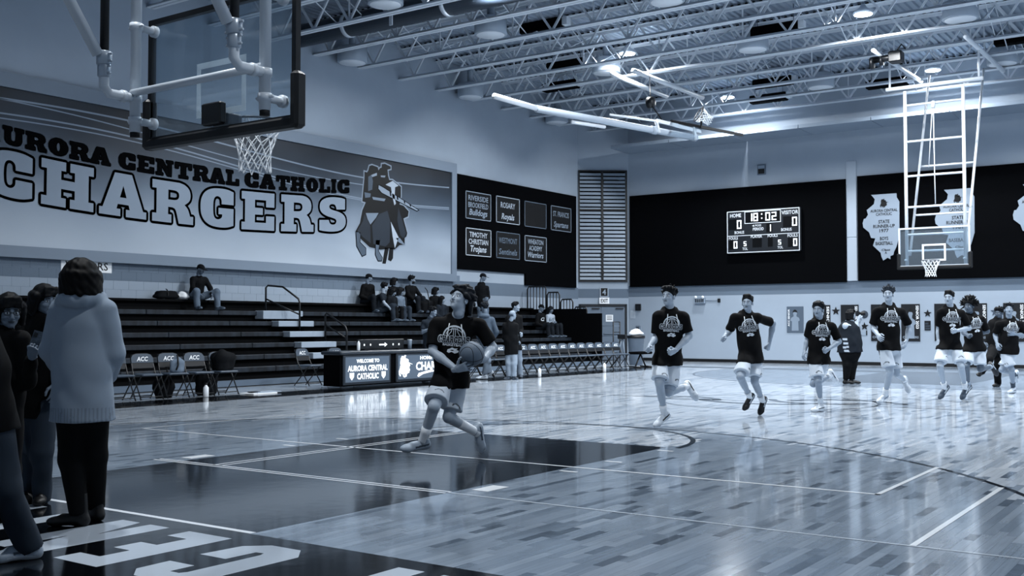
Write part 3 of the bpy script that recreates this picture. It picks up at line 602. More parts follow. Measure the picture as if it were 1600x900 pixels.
for dx, L, lab in ((0, ('STATE', 'RUNNER-UP', '1977', 'BOYS', 'BASKETBALL'), 'pale state-shaped plaque for boys basketball'), (2.31, ('STATE', 'RUNNER-UP', '1981', '', 'BASEBALL'), 'pale state-shaped plaque for baseball behind the far basket frame'), (4.62, ('STATE', 'RUNNER-UP', '', '', ''), 'pale state-shaped plaque cut by the picture edge')):
    q = MB(); q.prism([(x + dx, z) for x, z in IL], (0, YS - .002, 0), (1, 0, 0), (0, 0, 1), .03)
    o = q.build('state_plaque', 'plaque_silver'); tag(o, lab, 'plaque', 'state-shaped plaques on the end wall')
    X = dx - 3.0; y = YS - .033
    for t, z, h, w in (('AURORA CENTRAL', 5.10, .09, .88), ('CATHOLIC', 4.98, .09, .52), (L[0], 4.72, .11, .36), (L[1], 4.57, .11, .7), (L[2], 4.42, .11, .3), (L[3], 4.16, .11, .27), (L[4], 4.0, .11, .56), ('Class', 3.8, .07, .28), ('A', 3.7, .08, .07)):
        if t: write('lettering', t, (X + (.05 if h < .1 and z < 4 else 0), y, z), (1, 0, 0), (0, 0, 1), h, 'black_print', o, width=w, fat=.02, shear=.25 if t == 'Class' else 0, lift=.003)
    for key in ('sil', 'leg1', 'leg2', 'leg3', 'leg4', 'lance'):
        put_flat('emblem_piece', poly_geo([[((a - 18.8) * .1, (b - 4.6) * .1) for a, b in EM[key]]]), (X, y, 5.38), (1, 0, 0), (0, 0, 1), 'black_print', o, .003)
# posters, stars and small things on the end wall (a little player figure on each poster)
def poster(x0, x1, z0, z1, g, side, label, big=True):
    q = MB().box(x0, x1, YB - .02, YB - .003, z0, z1); o = q.build('poster', mat('poster_%d' % (g * 100), g, .5)); tag(o, label, 'poster', 'player posters on the end wall')
    y = YB - .021; xm = (x0 + x1) / 2; h = z1 - z0; w = x1 - x0
    fig = [(-.22, .02), (-.2, .45), (-.3, .5), (-.25, .62), (-.1, .68), (-.09, .75), (-.13, .82), (-.1, .92), (.0, .97), (.1, .92), (.13, .82), (.09, .75), (.1, .68), (.25, .62), (.3, .5), (.2, .45), (.22, .02)]
    put_flat('portrait', poly_geo([[(a * w * .95, .06 * h + b * h * .82) for a, b in fig]]), (xm, y, z0), (1, 0, 0), (0, 0, 1), mat('portrait_pale', .55, .6), o, .001)
    put_flat('portrait_hair', poly_geo([[(a * w, .06 * h + b * h * .82) for a, b in [(-.14, .82), (-.13, .93), (-.04, 1.0), (.06, .99), (.14, .92), (.13, .83), (.09, .88), (-.08, .89)]]]), (xm, y, z0), (1, 0, 0), (0, 0, 1), 'black_print', o, .002)
    if side: write('lettering', side, (x1 - .12, y, z1 - .05), (0, 0, -1), (1, 0, 0), .085 if big else .07, 'white_print', o, width=h * (.62 if big else .45), align='L', fat=.02)
    if big: write('lettering', 'CHARGERS', (xm, y, z0 + .1), (1, 0, 0), (0, 0, 1), .07, mat('poster_ink', .6, .6), o, width=w * .85, fat=.02)
    return o
poster(-6.39, -5.80, 1.08, 1.99, .36, None, 'blue toned poster of a standing player, first from the exit door', False)
write('lettering', 'ACC SENIOR', (-6.29, YB - .021, 1.3), (0, 0, 1), (-1, 0, 0), .06, 'white_print', bpy.data.objects['poster'], width=.6, align='L', fat=.02)
for i, (x0, x1, z0, s, lab) in enumerate([(-5.45, -4.86, .9, 'SENIOR', 'dark poster half hidden behind the small runner with curly hair'), (-4.5, -3.9, .82, 'SENIOR 2023', 'dark poster behind the woman holding a camera'), (-3.49, -2.86, .81, 'SENIOR 2023', 'dark poster behind the tall runner, nearer the camera woman'), (-2.51, -1.92, .81, 'SENIOR 2023', 'dark poster beside the tall runner, between two stars'), (-1.47, -.85, .83, 'SENIOR 2023', 'dark poster behind the smiling runner'), (-.5, .11, .82, 'SENIOR 2023', 'dark poster behind the runner with big curly hair'), (.58, 1.19, .83, 'SENIOR 2023', 'dark poster behind the last runner at the picture edge')]):
    poster(x0, x1, z0, 2.03, .08, s, lab)
def star(x, z, r, label, g=.06):
    P = [(r * (1 if k % 2 == 0 else .42) * math.sin(math.pi * k / 5), r * (1 if k % 2 == 0 else .42) * math.cos(math.pi * k / 5)) for k in range(10)]
    q = MB(); q.prism(P, (x, YB - .002, z), (1, 0, 0), (0, 0, 1), .012)
    tag(q.build('wall_star', mat('star_%d' % (g * 100), g, .5)), label, 'star', 'stars on the end wall')
star(-4.67, 1.82, .15, 'dark five-pointed wall star left of the camera woman'); star(-3.71, 1.30, .14, 'dark wall star under the round ball cutout'); star(-1.68, 1.72, .13, 'dark wall star between the tall runner and the smiling runner'); star(.35, 1.76, .15, 'greyish wall star above the person in black', .3)
q = MB().box(-3.83, -3.62, YB - .015, YB, 1.0, 1.13); o = tag(q.build('wall_note', 'plaque_silver'), 'small pale note with dark end below a wall star', 'notice'); MB().box(-3.66, -3.62, YB - .018, YB - .015, 1.0, 1.16).build('dark_strip', 'black_print', o)
q = MB().box(-1.78, -1.59, YB - .015, YB, 1.17, 1.48); o = tag(q.build('wall_frame', 'black_metal'), 'small dark wall frame below a star', 'frame')
for z in (1.2, 1.28, 1.36): MB().box(-1.76, -1.66 if z > 1.3 else -1.61, YB - .018, YB - .015, z, z + .06).build('print', mat('dim_print', .22, .6), o)
q = MB().lathe([(.13, 0), (.13, .012), (.12, .016)], (-3.715, YB, 1.70), (0, -1, 0), 28); o = tag(q.build('ball_cutout', mat('cutout_blue', .25, .5)), 'round dark ball cutout on the wall before the camera woman', 'wall decoration')
for a in (-.4, 0, .4): MB().tube([(-3.715 + .12 * math.sin(a * 2), YB - .018, 1.70 - .11 * math.cos(a)), (-3.715 + a * .1, YB - .018, 1.7), (-3.715 + .12 * math.sin(a * 2), YB - .018, 1.70 + .11 * math.cos(a))], .004, 5).build('seam', 'black_print', o)
def wallbox(name, x0, x1, z0, z1, d, m, label, cat):
    return tag(MB().box(x0, x1, YB - d, YB, z0, z1, .008).build(name, m), label, cat)
o = wallbox('emergency_light', -9.86, -9.46, 2.14, 2.36, .12, mat('emergency_case', .55, .5), 'twin-headed emergency light box on the end wall', 'light')
for x in (-9.8, -9.52): MB().lathe([(.03, 0), (.055, .05), (.055, .09)], (x, YB - .08, 2.38), (0, -1, -.25), 14).build('lamp_head', 'white_metal', o)
for i in range(5): MB().box(-9.82 + .07 * i, -9.78 + .07 * i, YB - .125, YB - .12, 2.18, 2.3).build('vent_slot', 'black_metal', o)
MB().tube([(-9.46, YB - .02, 2.24), (-9.0, YB - .02, 2.24)], .012, 6).build('conduit', 'grey_metal', o)
wallbox('switch_box', -8.98, -8.88, 2.17, 2.31, .05, 'black_metal', 'small dark box at the end of the conduit', 'box')
o = wallbox('wall_phone', -12.35, -12.12, 1.9, 2.15, .07, 'black_metal', 'black box with pale number by the exit door', 'box'); write('lettering', '1', (-12.23, YB - .071, 1.97), (1, 0, 0), (0, 0, 1), .1, 'dim_print', o)
o = wallbox('wall_paper', -12.59, -12.38, 1.6, 1.9, .01, mat('paper', .72, .7), 'white paper pinned beside the exit door', 'notice')
for i in range(5): MB().box(-12.56, -12.42, YB - .012, YB - .01, 1.65 + .045 * i, 1.66 + .045 * i).build('print_line', 'plaque_silver', o)
o = wallbox('extinguisher_box', -12.32, -12.15, 1.08, 1.32, .09, 'grey_metal', 'small grey wall box low beside the exit door', 'box'); MB().box(-12.29, -12.18, YB - .095, YB - .09, 1.12, 1.26).build('panel', 'black_metal', o)
o = wallbox('wall_vent', -7.42, -7.11, 6.69, 7.06, .06, 'grey_metal', 'small square vent high on the end wall', 'vent'); MB().box(-7.38, -7.15, YB - .065, YB - .06, 6.73, 6.9).build('opening', 'black_metal', o); MB().box(-7.38, -7.15, YB - .075, YB - .06, 6.92, 7.02).build('hood', 'slat_paint', o)
# corner signs
q = MB(); cbox(q, .83, 1.17, 2.42, 2.80, 0, .03); o = tag(q.build('gate_sign', mat('sign_grey', .62, .5)), 'square sign with number 4 on black above the exit sign', 'sign')
q = MB(); cbox(q, .87, 1.13, 2.46, 2.76, .03, .034); q.build('black_square', 'black_print', o)
write('lettering', '4', tuple(cpt(1.0, 2.51, .035)), cx_, (0, 0, 1), .2, 'plaque_silver', o, fat=.02)
q = MB(); cbox(q, .81, 1.19, 2.16, 2.40, 0, .08); o = tag(q.build('exit_sign', 'white_print'), 'lit white EXIT sign above the corner door', 'sign')
write('lettering', 'EXIT', tuple(cpt(1.0, 2.21, .081)), cx_, (0, 0, 1), .14, 'black_print', o, width=.27, fat=.02)
# ================================================================= baskets
def glass():
    m = bpy.data.materials.new('board_glass'); MATS['board_glass'] = m; m.use_nodes = True; nt = m.node_tree
    for n in list(nt.nodes): nt.nodes.remove(n)
    out = nt.nodes.new('ShaderNodeOutputMaterial'); t = nt.nodes.new('ShaderNodeBsdfTransparent'); t.inputs[0].default_value = (.78, .84, .88, 1)
    g = nt.nodes.new('ShaderNodeBsdfGlossy'); g.inputs['Roughness'].default_value = .05; d = nt.nodes.new('ShaderNodeBsdfDiffuse'); d.inputs[0].default_value = (.35, .42, .5, 1)
    
    m1 = nt.nodes.new('ShaderNodeMixShader'); m1.inputs[0].default_value = .10; m2 = nt.nodes.new('ShaderNodeMixShader'); m2.inputs[0].default_value = .07
    nt.links.new(t.outputs[0], m1.inputs[1]); nt.links.new(d.outputs[0], m1.inputs[2]); nt.links.new(m1.outputs[0], m2.inputs[1]); nt.links.new(g.outputs[0], m2.inputs[2]); nt.links.new(m2.outputs[0], out.inputs[0])
glass()
mat('pad_black', .045, .45, .4); mat('mast_white', .80, .35, .4); mat('net_white', .92, .7); mat('rim_metal', .22, .35, .4); mat('clamp_metal', .7, .3, .4, .3)
def net_mesh(r0=.229, h=.43, n=12, th=.004, sway=(0, 0)):
    q = MB(); lev = [(0, 1.0), (.22, .86), (.38, .72), (.54, .63), (.68, .57), (.82, .55), (1.0, .60)]
    P = lambda i, l: (lambda a, r, z: (r * math.cos(a) + sway[0] * z * z, r * math.sin(a) + sway[1] * z * z, -h * z))(2 * math.pi * (i + (.5 if l % 2 else 0)) / n, r0 * lev[l][1] * (1 + .05 * math.sin(i * 2.3 + l)), lev[l][0] + .02 * math.sin(i * 1.7 + l * 2))
    for l in range(6):
        for i in range(n):
            a = P(i, l)
            for s in ((0, -1) if l % 2 == 0 else (0, 1)): q.tube([a, P((i + s) % n, l + 1)], th, 5)
    return q
def tape():
    m = bpy.data.materials.new('board_tape'); MATS['board_tape'] = m; m.use_nodes = True; nt = m.node_tree; nt.nodes.remove(nt.nodes['Principled BSDF'])
    d = nt.nodes.new('ShaderNodeBsdfDiffuse'); t = nt.nodes.new('ShaderNodeBsdfTranslucent'); x = nt.nodes.new('ShaderNodeMixShader')
    for n in (d, t): n.inputs[0].default_value = (.92, .94, .96, 1); nt.links.new(n.outputs[0], x.inputs[1 if n is d else 2])
    nt.links.new(x.outputs[0], nt.nodes['Material Output'].inputs[0])
tape()
def basket_head(rt, yb, d, zb=2.90, th=.004, tilt=None):
    """backboard with frame, target, pads, rim and net; d = +1 when it faces +Y"""
    par = rt
    def B(q, nm, m, p=None): return fixp(q.build(nm, m, p or par), rt)
    w, h = .915, 1.07
    B(MB().box(-w + .03, w - .03, yb - .008, yb + .008, zb + .03, zb + h - .03), 'glass_board', 'board_glass')
    q = MB()
    for a in ((-w, w, zb, zb + .045), (-w, w, zb + h - .045, zb + h), (-w, -w + .045, zb + .045, zb + h - .045), (w - .045, w, zb + .045, zb + h - .045)): q.box(a[0], a[1], yb - .025, yb + .025, a[2], a[3])
    B(q, 'board_frame', 'black_metal' if d > 0 else 'mast_white')
    q = MB(); y0 = yb + d * .011
    for a in ((-.305, .305, zb + .15, zb + .2), (-.305, .305, zb + .56, zb + .61), (-.305, -.255, zb + .2, zb + .56), (.255, .305, zb + .2, zb + .56)): q.box(a[0], a[1], min(y0, y0 + d * .004), max(y0, y0 + d * .004), a[2], a[3])
    B(q, 'target_square', 'board_tape')
    q = MB().box(-w - .03, w + .03, yb - .055, yb + .055, zb - .06, zb + .03, .02)
    B(q, 'bottom_pad', 'pad_black')
    for s in (-1, 1): B(MB().box(s * w - .045, s * w + .045, yb - .06, yb + .06, zb - .06, zb + .38, .025), 'corner_pad', 'pad_black')
    yr = yb + d * .38
    B(MB().tube([(.2286 * math.cos(a), yr + .2286 * math.sin(a), zb + .15) for a in [2 * math.pi * k / 32 for k in range(32)]], .01, 8, closed=True), 'rim', 'rim_metal')
    B(MB().box(-.1, .1, min(yb, yb + d * .16), max(yb, yb + d * .16), zb + .06, zb + .16, .01), 'rim_bracket', 'rim_metal')
    o = B(net_mesh(th=th), 'net', 'net_white'); o.location = (0, yr, zb + .15); return yr
def clamp(c, r=.05): 
    q = MB().lathe([(r, -.06), (r * 1.25, -.05), (r * 1.25, .05), (r, .06)], c, (0, 0, 1), 14)
    for z in (-.03, .03): q.tube([(c[0] - r * 1.9, c[1], c[2] + z), (c[0] + r * 1.9, c[1], c[2] + z)], .012, 6)
    return q
nb = root('near_basket', (0, 1.05, 2.84), 'glass backboard seen from behind with white pipe frame and net', 'basketball hoop')
basket_head(nb, 1.05, 1, th=.0045)
def NB(q, nm, m, p=None): return fixp(q.build(nm, m, p or nb), nb)
for s, x in ((-1, -.80), (1, .80)):
    ym = .82
    m_ = NB(MB().tube([(x, ym, 2.95), (x, ym, 8.75)], .045, 14), 'mast', 'mast_white')
    NB(MB().tube([(x, ym, 2.91), (x, ym, 2.96)], .04, 14), 'mast_cap', 'black_rubber')
    for z in (3.05, 3.85): NB(MB().tube([(x, ym, z), (x + s * .0, 1.03, z)], .032, 10).lathe([(.055, -.03), (.055, .03)], (x, ym, z), (0, 0, 1), 14).lathe([(.05, -.02), (.05, .02)], (x, 1.0, z), (0, 1, 0), 12).tube([(x - .09, ym, z), (x + .09, ym, z)], .013, 6), 'board_bracket', 'mast_white')
    jx = x; jy = .52
    NB(MB().tube([(x, ym, 3.24), (jx, jy + .05, 3.24), (jx, jy, 3.29), (jx, jy, 3.48)], .04, 12).lathe([(.055, -.03), (.055, .03)], (x, ym, 3.24), (0, 0, 1), 14).lathe([(.05, -.02), (.05, .02)], (jx, .70, 3.24), (0, 1, 0), 12), 'elbow_arm', 'mast_white')
    NB(clamp((jx, jy, 3.52)), 'clamp', 'clamp_metal'); NB(clamp((jx, jy, 3.42), .042), 'clamp', 'clamp_metal')
    NB(MB().tube([(jx, jy, 3.56), (jx, jy, 8.75)], .036, 12), 'adjuster_pole', 'black_metal')
    NB(MB().tube([(jx, jy - .06, 3.54), (jx, jy - 3.6, 8.75)], .045, 14), 'diagonal_brace', 'mast_white')
NB(MB().tube([(-.8, .79, 3.28), (.8, .79, 3.28)], .032, 12), 'lower_cross_pipe', 'mast_white')
NB(MB().tube([(-.8, .15, 4.0), (.8, .15, 4.0)], .034, 12), 'brace_cross_pipe', 'mast_white')
NB(MB().box(-.10, .14, .94, 1.01, 2.95, 3.13, .012), 'rear_box', 'black_metal')
fb = root('far_basket', (0, 24.95, 2.84), 'far glass backboard hung on a tall white ladder frame', 'basketball hoop')
basket_head(fb, 24.95, -1, th=.007)
def FB(q, nm, m): return fixp(q.build(nm, m, fb), fb)
for s in (-1, 1):
    FB(MB().tube([(s * .75, 25.15, 2.95), (s * .75, 25.15, 7.75)], .045, 12), 'mast', 'white_metal')
    FB(MB().tube([(s * .75, 25.15, 3.1), (s * .75, 24.97, 3.1)], .03, 8), 'board_bracket', 'white_metal')
    FB(MB().tube([(s * .72, 25.35, 3.25), (s * .75, 27.9, 8.72)], .035, 10), 'rear_brace', 'white_metal')
    FB(MB().tube([(s * 1.15, 23.6, 8.62), (s * 1.15, 28.6, 8.735)], .06, 12), 'roof_pipe', 'joist_paint')
for z in (3.35, 3.8, 4.55, 5.4, 6.35, 7.35): FB(MB().tube([(-.75, 25.15, z), (.75, 25.15, z)], .03, 10), 'rung', 'white_metal')
for y, z in ((25.9, 4.4), (26.6, 5.85)): FB(MB().tube([(-.73, y, z), (.73, y, z)], .028, 10), 'brace_rung', 'white_metal')
FB(MB().tube([(-1.25, 25.15, 7.85), (1.25, 25.15, 7.85)], .055, 12).tube([(-1.15, 25.15, 7.85), (-1.15, 25.15, 8.72)], .03, 8).tube([(1.15, 25.15, 7.85), (1.15, 25.15, 8.72)], .03, 8), 'header_pipe', 'white_metal')
FB(MB().tube([(0, 25.1, 7.35), (.01, 25.1, 5.5), (.02, 25.1, 4.6)], .013, 6).tube([(-.02, 25.1, 7.35), (-.15, 25.15, 5.6)], .011, 6), 'hoist_cable', 'net_white')
FB(MB().tube([(0, 25.1, 7.38), (0, 25.1, 7.2)], .05, 8), 'pulley', 'white_metal')
wn = root('hoist_winch', (-1.05, 24.2, 8.4), 'black motor winch hung from the roof above the far basket', 'winch')
def WN(q, nm): return fixp(q.build(nm, 'black_metal', wn), wn)
WN(MB().box(-.9, -.55, 24.05, 24.4, 8.35, 8.65, .03), 'motor'); WN(MB().tube([(-1.35, 24.2, 8.5), (-.6, 24.2, 8.5)], .09, 12), 'drum')
WN(MB().lathe([(.16, -.04), (.16, .04)], (-1.35, 24.2, 8.42), (1, 0, 0), 18), 'end_disc'); WN(MB().lathe([(.13, -.04), (.13, .04)], (-1.1, 24.2, 8.45), (1, 0, 0), 18), 'end_disc'); WN(MB().tube([(-.75, 24.2, 8.6), (-.6, 24.3, 8.85), (-.5, 24.3, 8.7)], .02, 6), 'hook')
# side basket folded up under the roof
sd = root('folded_basket', (-6.4, 19.0, 6.6), 'side basket folded up under the roof on a thick white pipe', 'basketball hoop')
def SD(q, nm, m): return fixp(q.build(nm, m, sd), sd)
A_, B_ = V3(-7.25, 16.65, 6.6), V3(-5.8, 22.5, 6.6); dd_ = nrm(B_ - A_); ss_ = np.cross(dd_, V3(0, 0, 1))
SD(MB().tube([A_, B_], .09, 16).lathe([(.11, -.03), (.11, .03)], B_, dd_, 16).lathe([(.11, -.1), (.11, .1)], A_ + dd_ * 4.3, dd_, 16), 'mast', mat('pipe_grey', .70, .4, .4))
SD(MB().tube([A_ - dd_ * 1.35 + V3(0, 0, .12), A_ + dd_ * .2], .07, 12), 'mast_extension', 'white_metal')
SD(MB().tube([A_ + dd_ * 1.2 - V3(0, 0, .17), A_ + dd_ * 2.4 - V3(0, 0, .15)], .045, 10).tube([A_ + dd_ * 2.6 + V3(0, 0, .2), A_ + dd_ * 5.3 + V3(0, 0, .3)], .03, 8), 'side_tube', 'white_metal')
fr = A_ + dd_ * 4.4 + V3(0, 0, .28)
q = MB()
for t in (0, 1.75): q.tube([fr + dd_ * t * .9, fr + dd_ * t * .9 + V3(0, 0, .0) + ss_ * .1 + V3(0, 0, -.35)], .05, 8)
q.bar(fr, fr + dd_ * 1.9 - V3(0, 0, .08), .06, .09); SD(q, 'folding_frame', 'white_metal')
bo = B_ - dd_ * 1.0 + V3(0, 0, .34); sw_ = nrm(ss_ + V3(0, 0, -.30))
q = MB(); q.bar(bo, bo + dd_ * 1.85, .07, .07); q.bar(bo + sw_ * 1.05, bo + sw_ * 1.05 + dd_ * 1.85, .07, .07); q.bar(bo, bo + sw_ * 1.05, .06, .06); q.bar(bo + dd_ * 1.85, bo + dd_ * 1.85 + sw_ * 1.05, .06, .06)
SD(q, 'board_frame', 'black_metal')
q = MB(); q.obox(bo + dd_ * .925 + sw_ * .525, dd_, sw_, np.cross(dd_, sw_), 1.8, 1.0, .012); SD(q, 'glass_board', 'board_glass')
rc = B_ + dd_ * .05 + ss_ * .12 + V3(0, 0, .66); na = nrm(dd_ * .75 + V3(0, 0, -.5) + ss_ * .45); e1 = nrm(np.cross(na, V3(0, 0, 1))); e2 = np.cross(na, e1)
SD(MB().tube([rc + .23 * (math.cos(a) * e1 + math.sin(a) * e2) for a in [2 * math.pi * k / 28 for k in range(28)]], .016, 8, closed=True), 'rim', 'black_metal')
SD(MB().tube([rc - e2 * .23, bo + dd_ * 1.05 + sw_ * .2], .03, 8), 'rim_bracket', 'black_metal')
o = net_mesh(th=.008, h=.4).build('net', 'net_white', sd); M = Matrix.Identity(4)
for i, v in enumerate((e1, e2, -na)): M.col[i] = (*v, 0)
M.col[3] = (*(rc - V3(*sd.location)), 1); o.matrix_local = M
q = MB().tube([(-8.0, 21.7, 8.55), (-7.95, 25.1, 8.5)], .07, 12).tube([(-7.3, 21.7, 8.55), (-7.1, 25.9, 8.5)], .07, 12); SD(q, 'roof_pipe', 'white_metal')
SD(MB().lathe([(.05, -.1), (.16, -.08), (.16, .08), (.05, .1)], (-6.7, 21.6, 7.55), (1, 0, 0), 18), 'winch_drum', 'black_metal')
SD(MB().tube([(-6.7, 21.6, 7.5), fr + dd_ * .3], .02, 6).tube([(-6.7, 21.6, 7.6), (-7.2, 22.5, 8.5)], .015, 6), 'hoist_cable', 'black_metal')
# ================================================================= under the roof
mat('lamp_glass', .95, .4, emit=14); mat('lamp_body', .7, .4, .4)
ZL = 9.12
for i, (x, y) in enumerate(LAMPS):
    g = 'round bay lamps under the roof'
    seen = {0: 'lit round bay lamp beyond the folded basket net', 1: 'lit round bay lamp above the far basket frame', 3: 'lit round bay lamp between two joists near the middle of the roof', 4: 'lit round bay lamp at the upper picture edge, above the far basket', 2: 'lit round bay lamp out of view at the scoreboard end', 5: 'lit round bay lamp out of view abreast of the middle lamp', 6: 'lit round bay lamp glaring on the big dark duct', 7: 'lit round bay lamp above the centre of the court, out of view', 8: 'lit round bay lamp out of view beside the camera half of the duct', 9: 'dimmer bay lamp above the near free throw circle', 10: 'dim bay lamp, right above the camera corner', 11: 'dim bay lamp above the near baseline, behind the glass board'}
    lp = root('bay_lamp', (x, y, ZL), seen.get(i, 'lit round bay lamp nearer the camera, out of the picture'), 'lamp', g)
    fixp(MB().lathe([(.24, 0), (.25, .03), (.2, .1), (.1, .16), (.05, .25)], (x, y, ZL), (0, 0, 1), 24).build('housing', 'lamp_body', lp), lp)
    fixp(MB().lathe([(.22, -.012), (.22, -.002)], (x, y, ZL), (0, 0, 1), 24).build('diffuser', 'lamp_glass', lp), lp)
    fixp(MB().tube([(x, y, ZL + .25), (x, y, ZD)], .008, 6).build('hanger', 'grey_metal', lp), lp)
    ld = bpy.data.lights.new('bay_light', 'AREA'); ld.shape = 'DISK'; ld.size = .42; ld.spread = math.radians(168); ld.energy = LAMP_POWER * LAMP_DIM.get(i, 1); ld.color = LIGHT_TINT
    lo = bpy.data.objects.new('bay_light', ld); COL.objects.link(lo); lo.location = (x, y, ZL - .03); lo.parent = None
mat('drum_white', .66, .5)
k = 0
DL = {(-13.7, 17.0): 'white drum vent against the mural wall, nearest the big dark duct', (-13.7, 22.5): 'white drum vent against the mural wall, middle of three', (-13.7, 27.7): 'white drum vent against the mural wall, nearest the corner', (-9.1, 17.3): 'white drum vent just beyond the big dark duct', (-8.7, 22.6): 'white drum vent just under the bright middle lamp', (-4.1, 22.6): 'white drum vent midway between two rows of lamps', (1.2, 22.8): 'white drum vent high at the upper picture corner', (-4.1, 28.2): 'white drum vent beside the far basket roof pipes', (1.2, 28.2): 'white drum vent at the picture edge above the far basket', (-9.6, 13.8): 'white drum vent on the near side of the dark duct', (-4.1, 17.4): 'white drum vent at the upper picture edge'}
for (x, y), lab in DL.items():
    zb = 8.72 if x < -13 else 8.85
    d_ = tag(MB().lathe([(.40, 0), (.42, .01), (.42, .42), (.40, .43)], (x, y, zb), (0, 0, 1), 32).build('drum_vent', 'drum_white'), lab, 'ceiling vent', 'drum vents under the roof')
    MB().lathe([(.1, .43), (.1, ZD - zb)], (x, y, zb), (0, 0, 1), 12).build('neck', 'drum_white', d_); MB().lathe([(.36, -.012), (.37, 0)], (x, y, zb), (0, 0, 1), 32).build('face_plate', 'white_paint', d_)
dk = root('round_duct', (-3, 15.45, 9.2), 'big dark round duct running across the roof', 'duct')
fixp(MB().lathe([(.30, XW + .05), (.30, XR)], (0, 15.4, 9.18), (1, 0, 0), 28).build('pipe', mat('duct_dark', .22, .35, .5), dk), dk)
for x in (-12.3, -9.0, -5.7, -2.4): fixp(MB().lathe([(.315, -.06), (.315, .06)], (x, 15.4, 9.18), (1, 0, 0), 28).build('strap', 'joist_paint', dk), dk)
fixp(MB().box(-10.6, -10.5, 15.05, 15.08, 8.82, 9.5).build('hanger_strap', 'joist_paint', dk), dk)
for i, (x, y, lab) in enumerate([(-8.2, 18.4, 'black roof box near the dark duct'), (-3.3, 22.2, 'black roof box above the middle drum vent'), (1.0, 20.5, 'black roof box at the upper picture corner'), (-9.9, 22.3, 'black roof box by the folded basket pipes'), (-5.6, 28.0, 'black roof box beyond the folded basket net'), (-11.5, 24.5, 'black roof box near the mural wall'), (-2.6, 30.2, 'black roof box close to the end wall bulkhead'), (-6.6, 30.2, 'long black roof box close to the end wall bulkhead'), (1.9, 26.8, 'black roof box right of the far basket')]):
    o = tag(MB().box(x - .65, x + .65, y - .16, y + .16, 9.05, 9.32, .02).build('roof_heater', 'black_pad'), lab, 'heater', 'black boxes under the roof')
    for s in (-.5, .5): MB().tube([(x + s, y, 9.3), (x + s, y, ZD)], .012, 6).build('hanger', 'grey_metal', o)
    MB().box(x + .65, x + .8, y - .1, y + .1, 9.1, 9.3).build('end_box', 'joist_paint', o)
# ================================================================= seating
def seat_mat():
    m = mat('seat_boards', .17, .5, .3); nt = m.node_tree; b = nt.nodes['Principled BSDF']; g = nt.nodes.new('ShaderNodeNewGeometry')
    mp = nt.nodes.new('ShaderNodeMapping'); mp.inputs['Scale'].default_value = (2, 7, 2); n = nt.nodes.new('ShaderNodeTexNoise'); n.inputs['Detail'].default_value = 3; n.inputs['Scale'].default_value = 1
    cr = nt.nodes.new('ShaderNodeValToRGB'); e = cr.color_ramp.elements; e[0].position = .3; e[1].position = .75; e[0].color = (*tone(.07), 1); e[1].color = (*tone(.20), 1)
    nt.links.new(g.outputs['Position'], mp.inputs[0]); nt.links.new(mp.outputs[0], n.inputs['Vector']); nt.links.new(n.outputs[0], cr.inputs[0]); nt.links.new(cr.outputs[0], b.inputs['Base Color'])
seat_mat(); mat('riser_dark', .025, .8, .1); mat('step_light', .62, .6)
bc = root('bleachers', (-12.4, 14, 0), 'dark tiered bleachers along the mural wall with pale aisle steps', 'bleachers')
def BC(q, nm, m, p=None): return fixp(q.build(nm, m, p or bc), bc) if p is None else q.build(nm, m, p)
YA, YZ = 4.0, 26.3
ROWX = lambda k: -11.0 - .40 * k
ROWZ = lambda k: .40 + .257 * (k - 1)
BC(MB().box(-11.2, -11.0, YA, YZ, .02, .14), 'toe_board', mat('toe_grey', .40, .5))
for k in range(1, 8):
    x, z = ROWX(k), ROWZ(k)
    rw = BC(MB().box(x - (.40 if k < 7 else x - XW), x - .10, YA, YZ, .02 if k < 3 else z - .5, z - .05), 'seat_row', 'riser_dark')
    for i in range(11):
        y0 = YA + i * 2.03
        if k == 7: q = MB().box(x - .36, x + .02, y0 + .01, y0 + 2.02, z - .06, z, .01); q.build('seat_plank', 'riser_dark', rw)
        else: q = MB().box(x - .28, x + .02, y0 + .006, y0 + 2.024, z - .11, z, .012); q.build('seat_plank', 'seat_boards', rw)
for k in range(2, 7):
    BC(MB().box(ROWX(k) - .02, ROWX(k) + .25, 13.45, 14.65, ROWZ(k) - .13, ROWZ(k) + .012, .01), 'aisle_step', 'step_light')
BC(MB().box(ROWX(6) - .05, ROWX(6) + .26, 13.3, 14.5, ROWZ(6) - .2, ROWZ(6) + .01, .01), 'aisle_landing', 'step_light')
BC(MB().tube([(-13.5, 13.7, 1.4), (-13.5, 13.7, 2.28), (-13.48, 13.75, 2.34), (-13.1, 13.9, 2.3), (-12.75, 14.1, 2.0), (-12.7, 14.1, 1.9), (-12.7, 14.1, 1.15)], .025, 8).tube([(-13.5, 13.7, 2.0), (-12.7, 14.1, 1.6)], .02, 8), 'handrail', 'black_metal')
BC(MB().tube([(-12.3, 14.6, .8), (-12.3, 14.6, 1.6), (-12.25, 14.6, 1.64), (-11.7, 14.7, 1.3), (-11.65, 14.7, 1.2), (-11.65, 14.7, .5)], .025, 8).tube([(-12.3, 14.6, 1.35), (-11.65, 14.7, 1.0)], .02, 8), 'handrail', 'black_metal')
for x0, x1, zt, zb in ((-14.04, -13.26, 2.70, 1.5), (-13.21, -12.70, 2.48, 1.4), (-12.65, -12.16, 2.23, 1.2), (-12.1, -11.6, 1.96, 1.0)):
    BC(MB().tube([(x0, YZ, zb), (x0, YZ, zt - .1), (x0 + .06, YZ, zt), (x1 - .06, YZ, zt), (x1, YZ, zt - .1), (x1, YZ, zb)], .026, 8), 'guard_rail', 'black_metal')
    n_ = 5 if x0 < -13.5 else 3
    for i in range(n_): xx = x0 + (x1 - x0) * (i + 1) / (n_ + 1); BC(MB().tube([(xx, YZ, zb), (xx, YZ, zt)], .016, 6), 'guard_bar', 'black_metal')
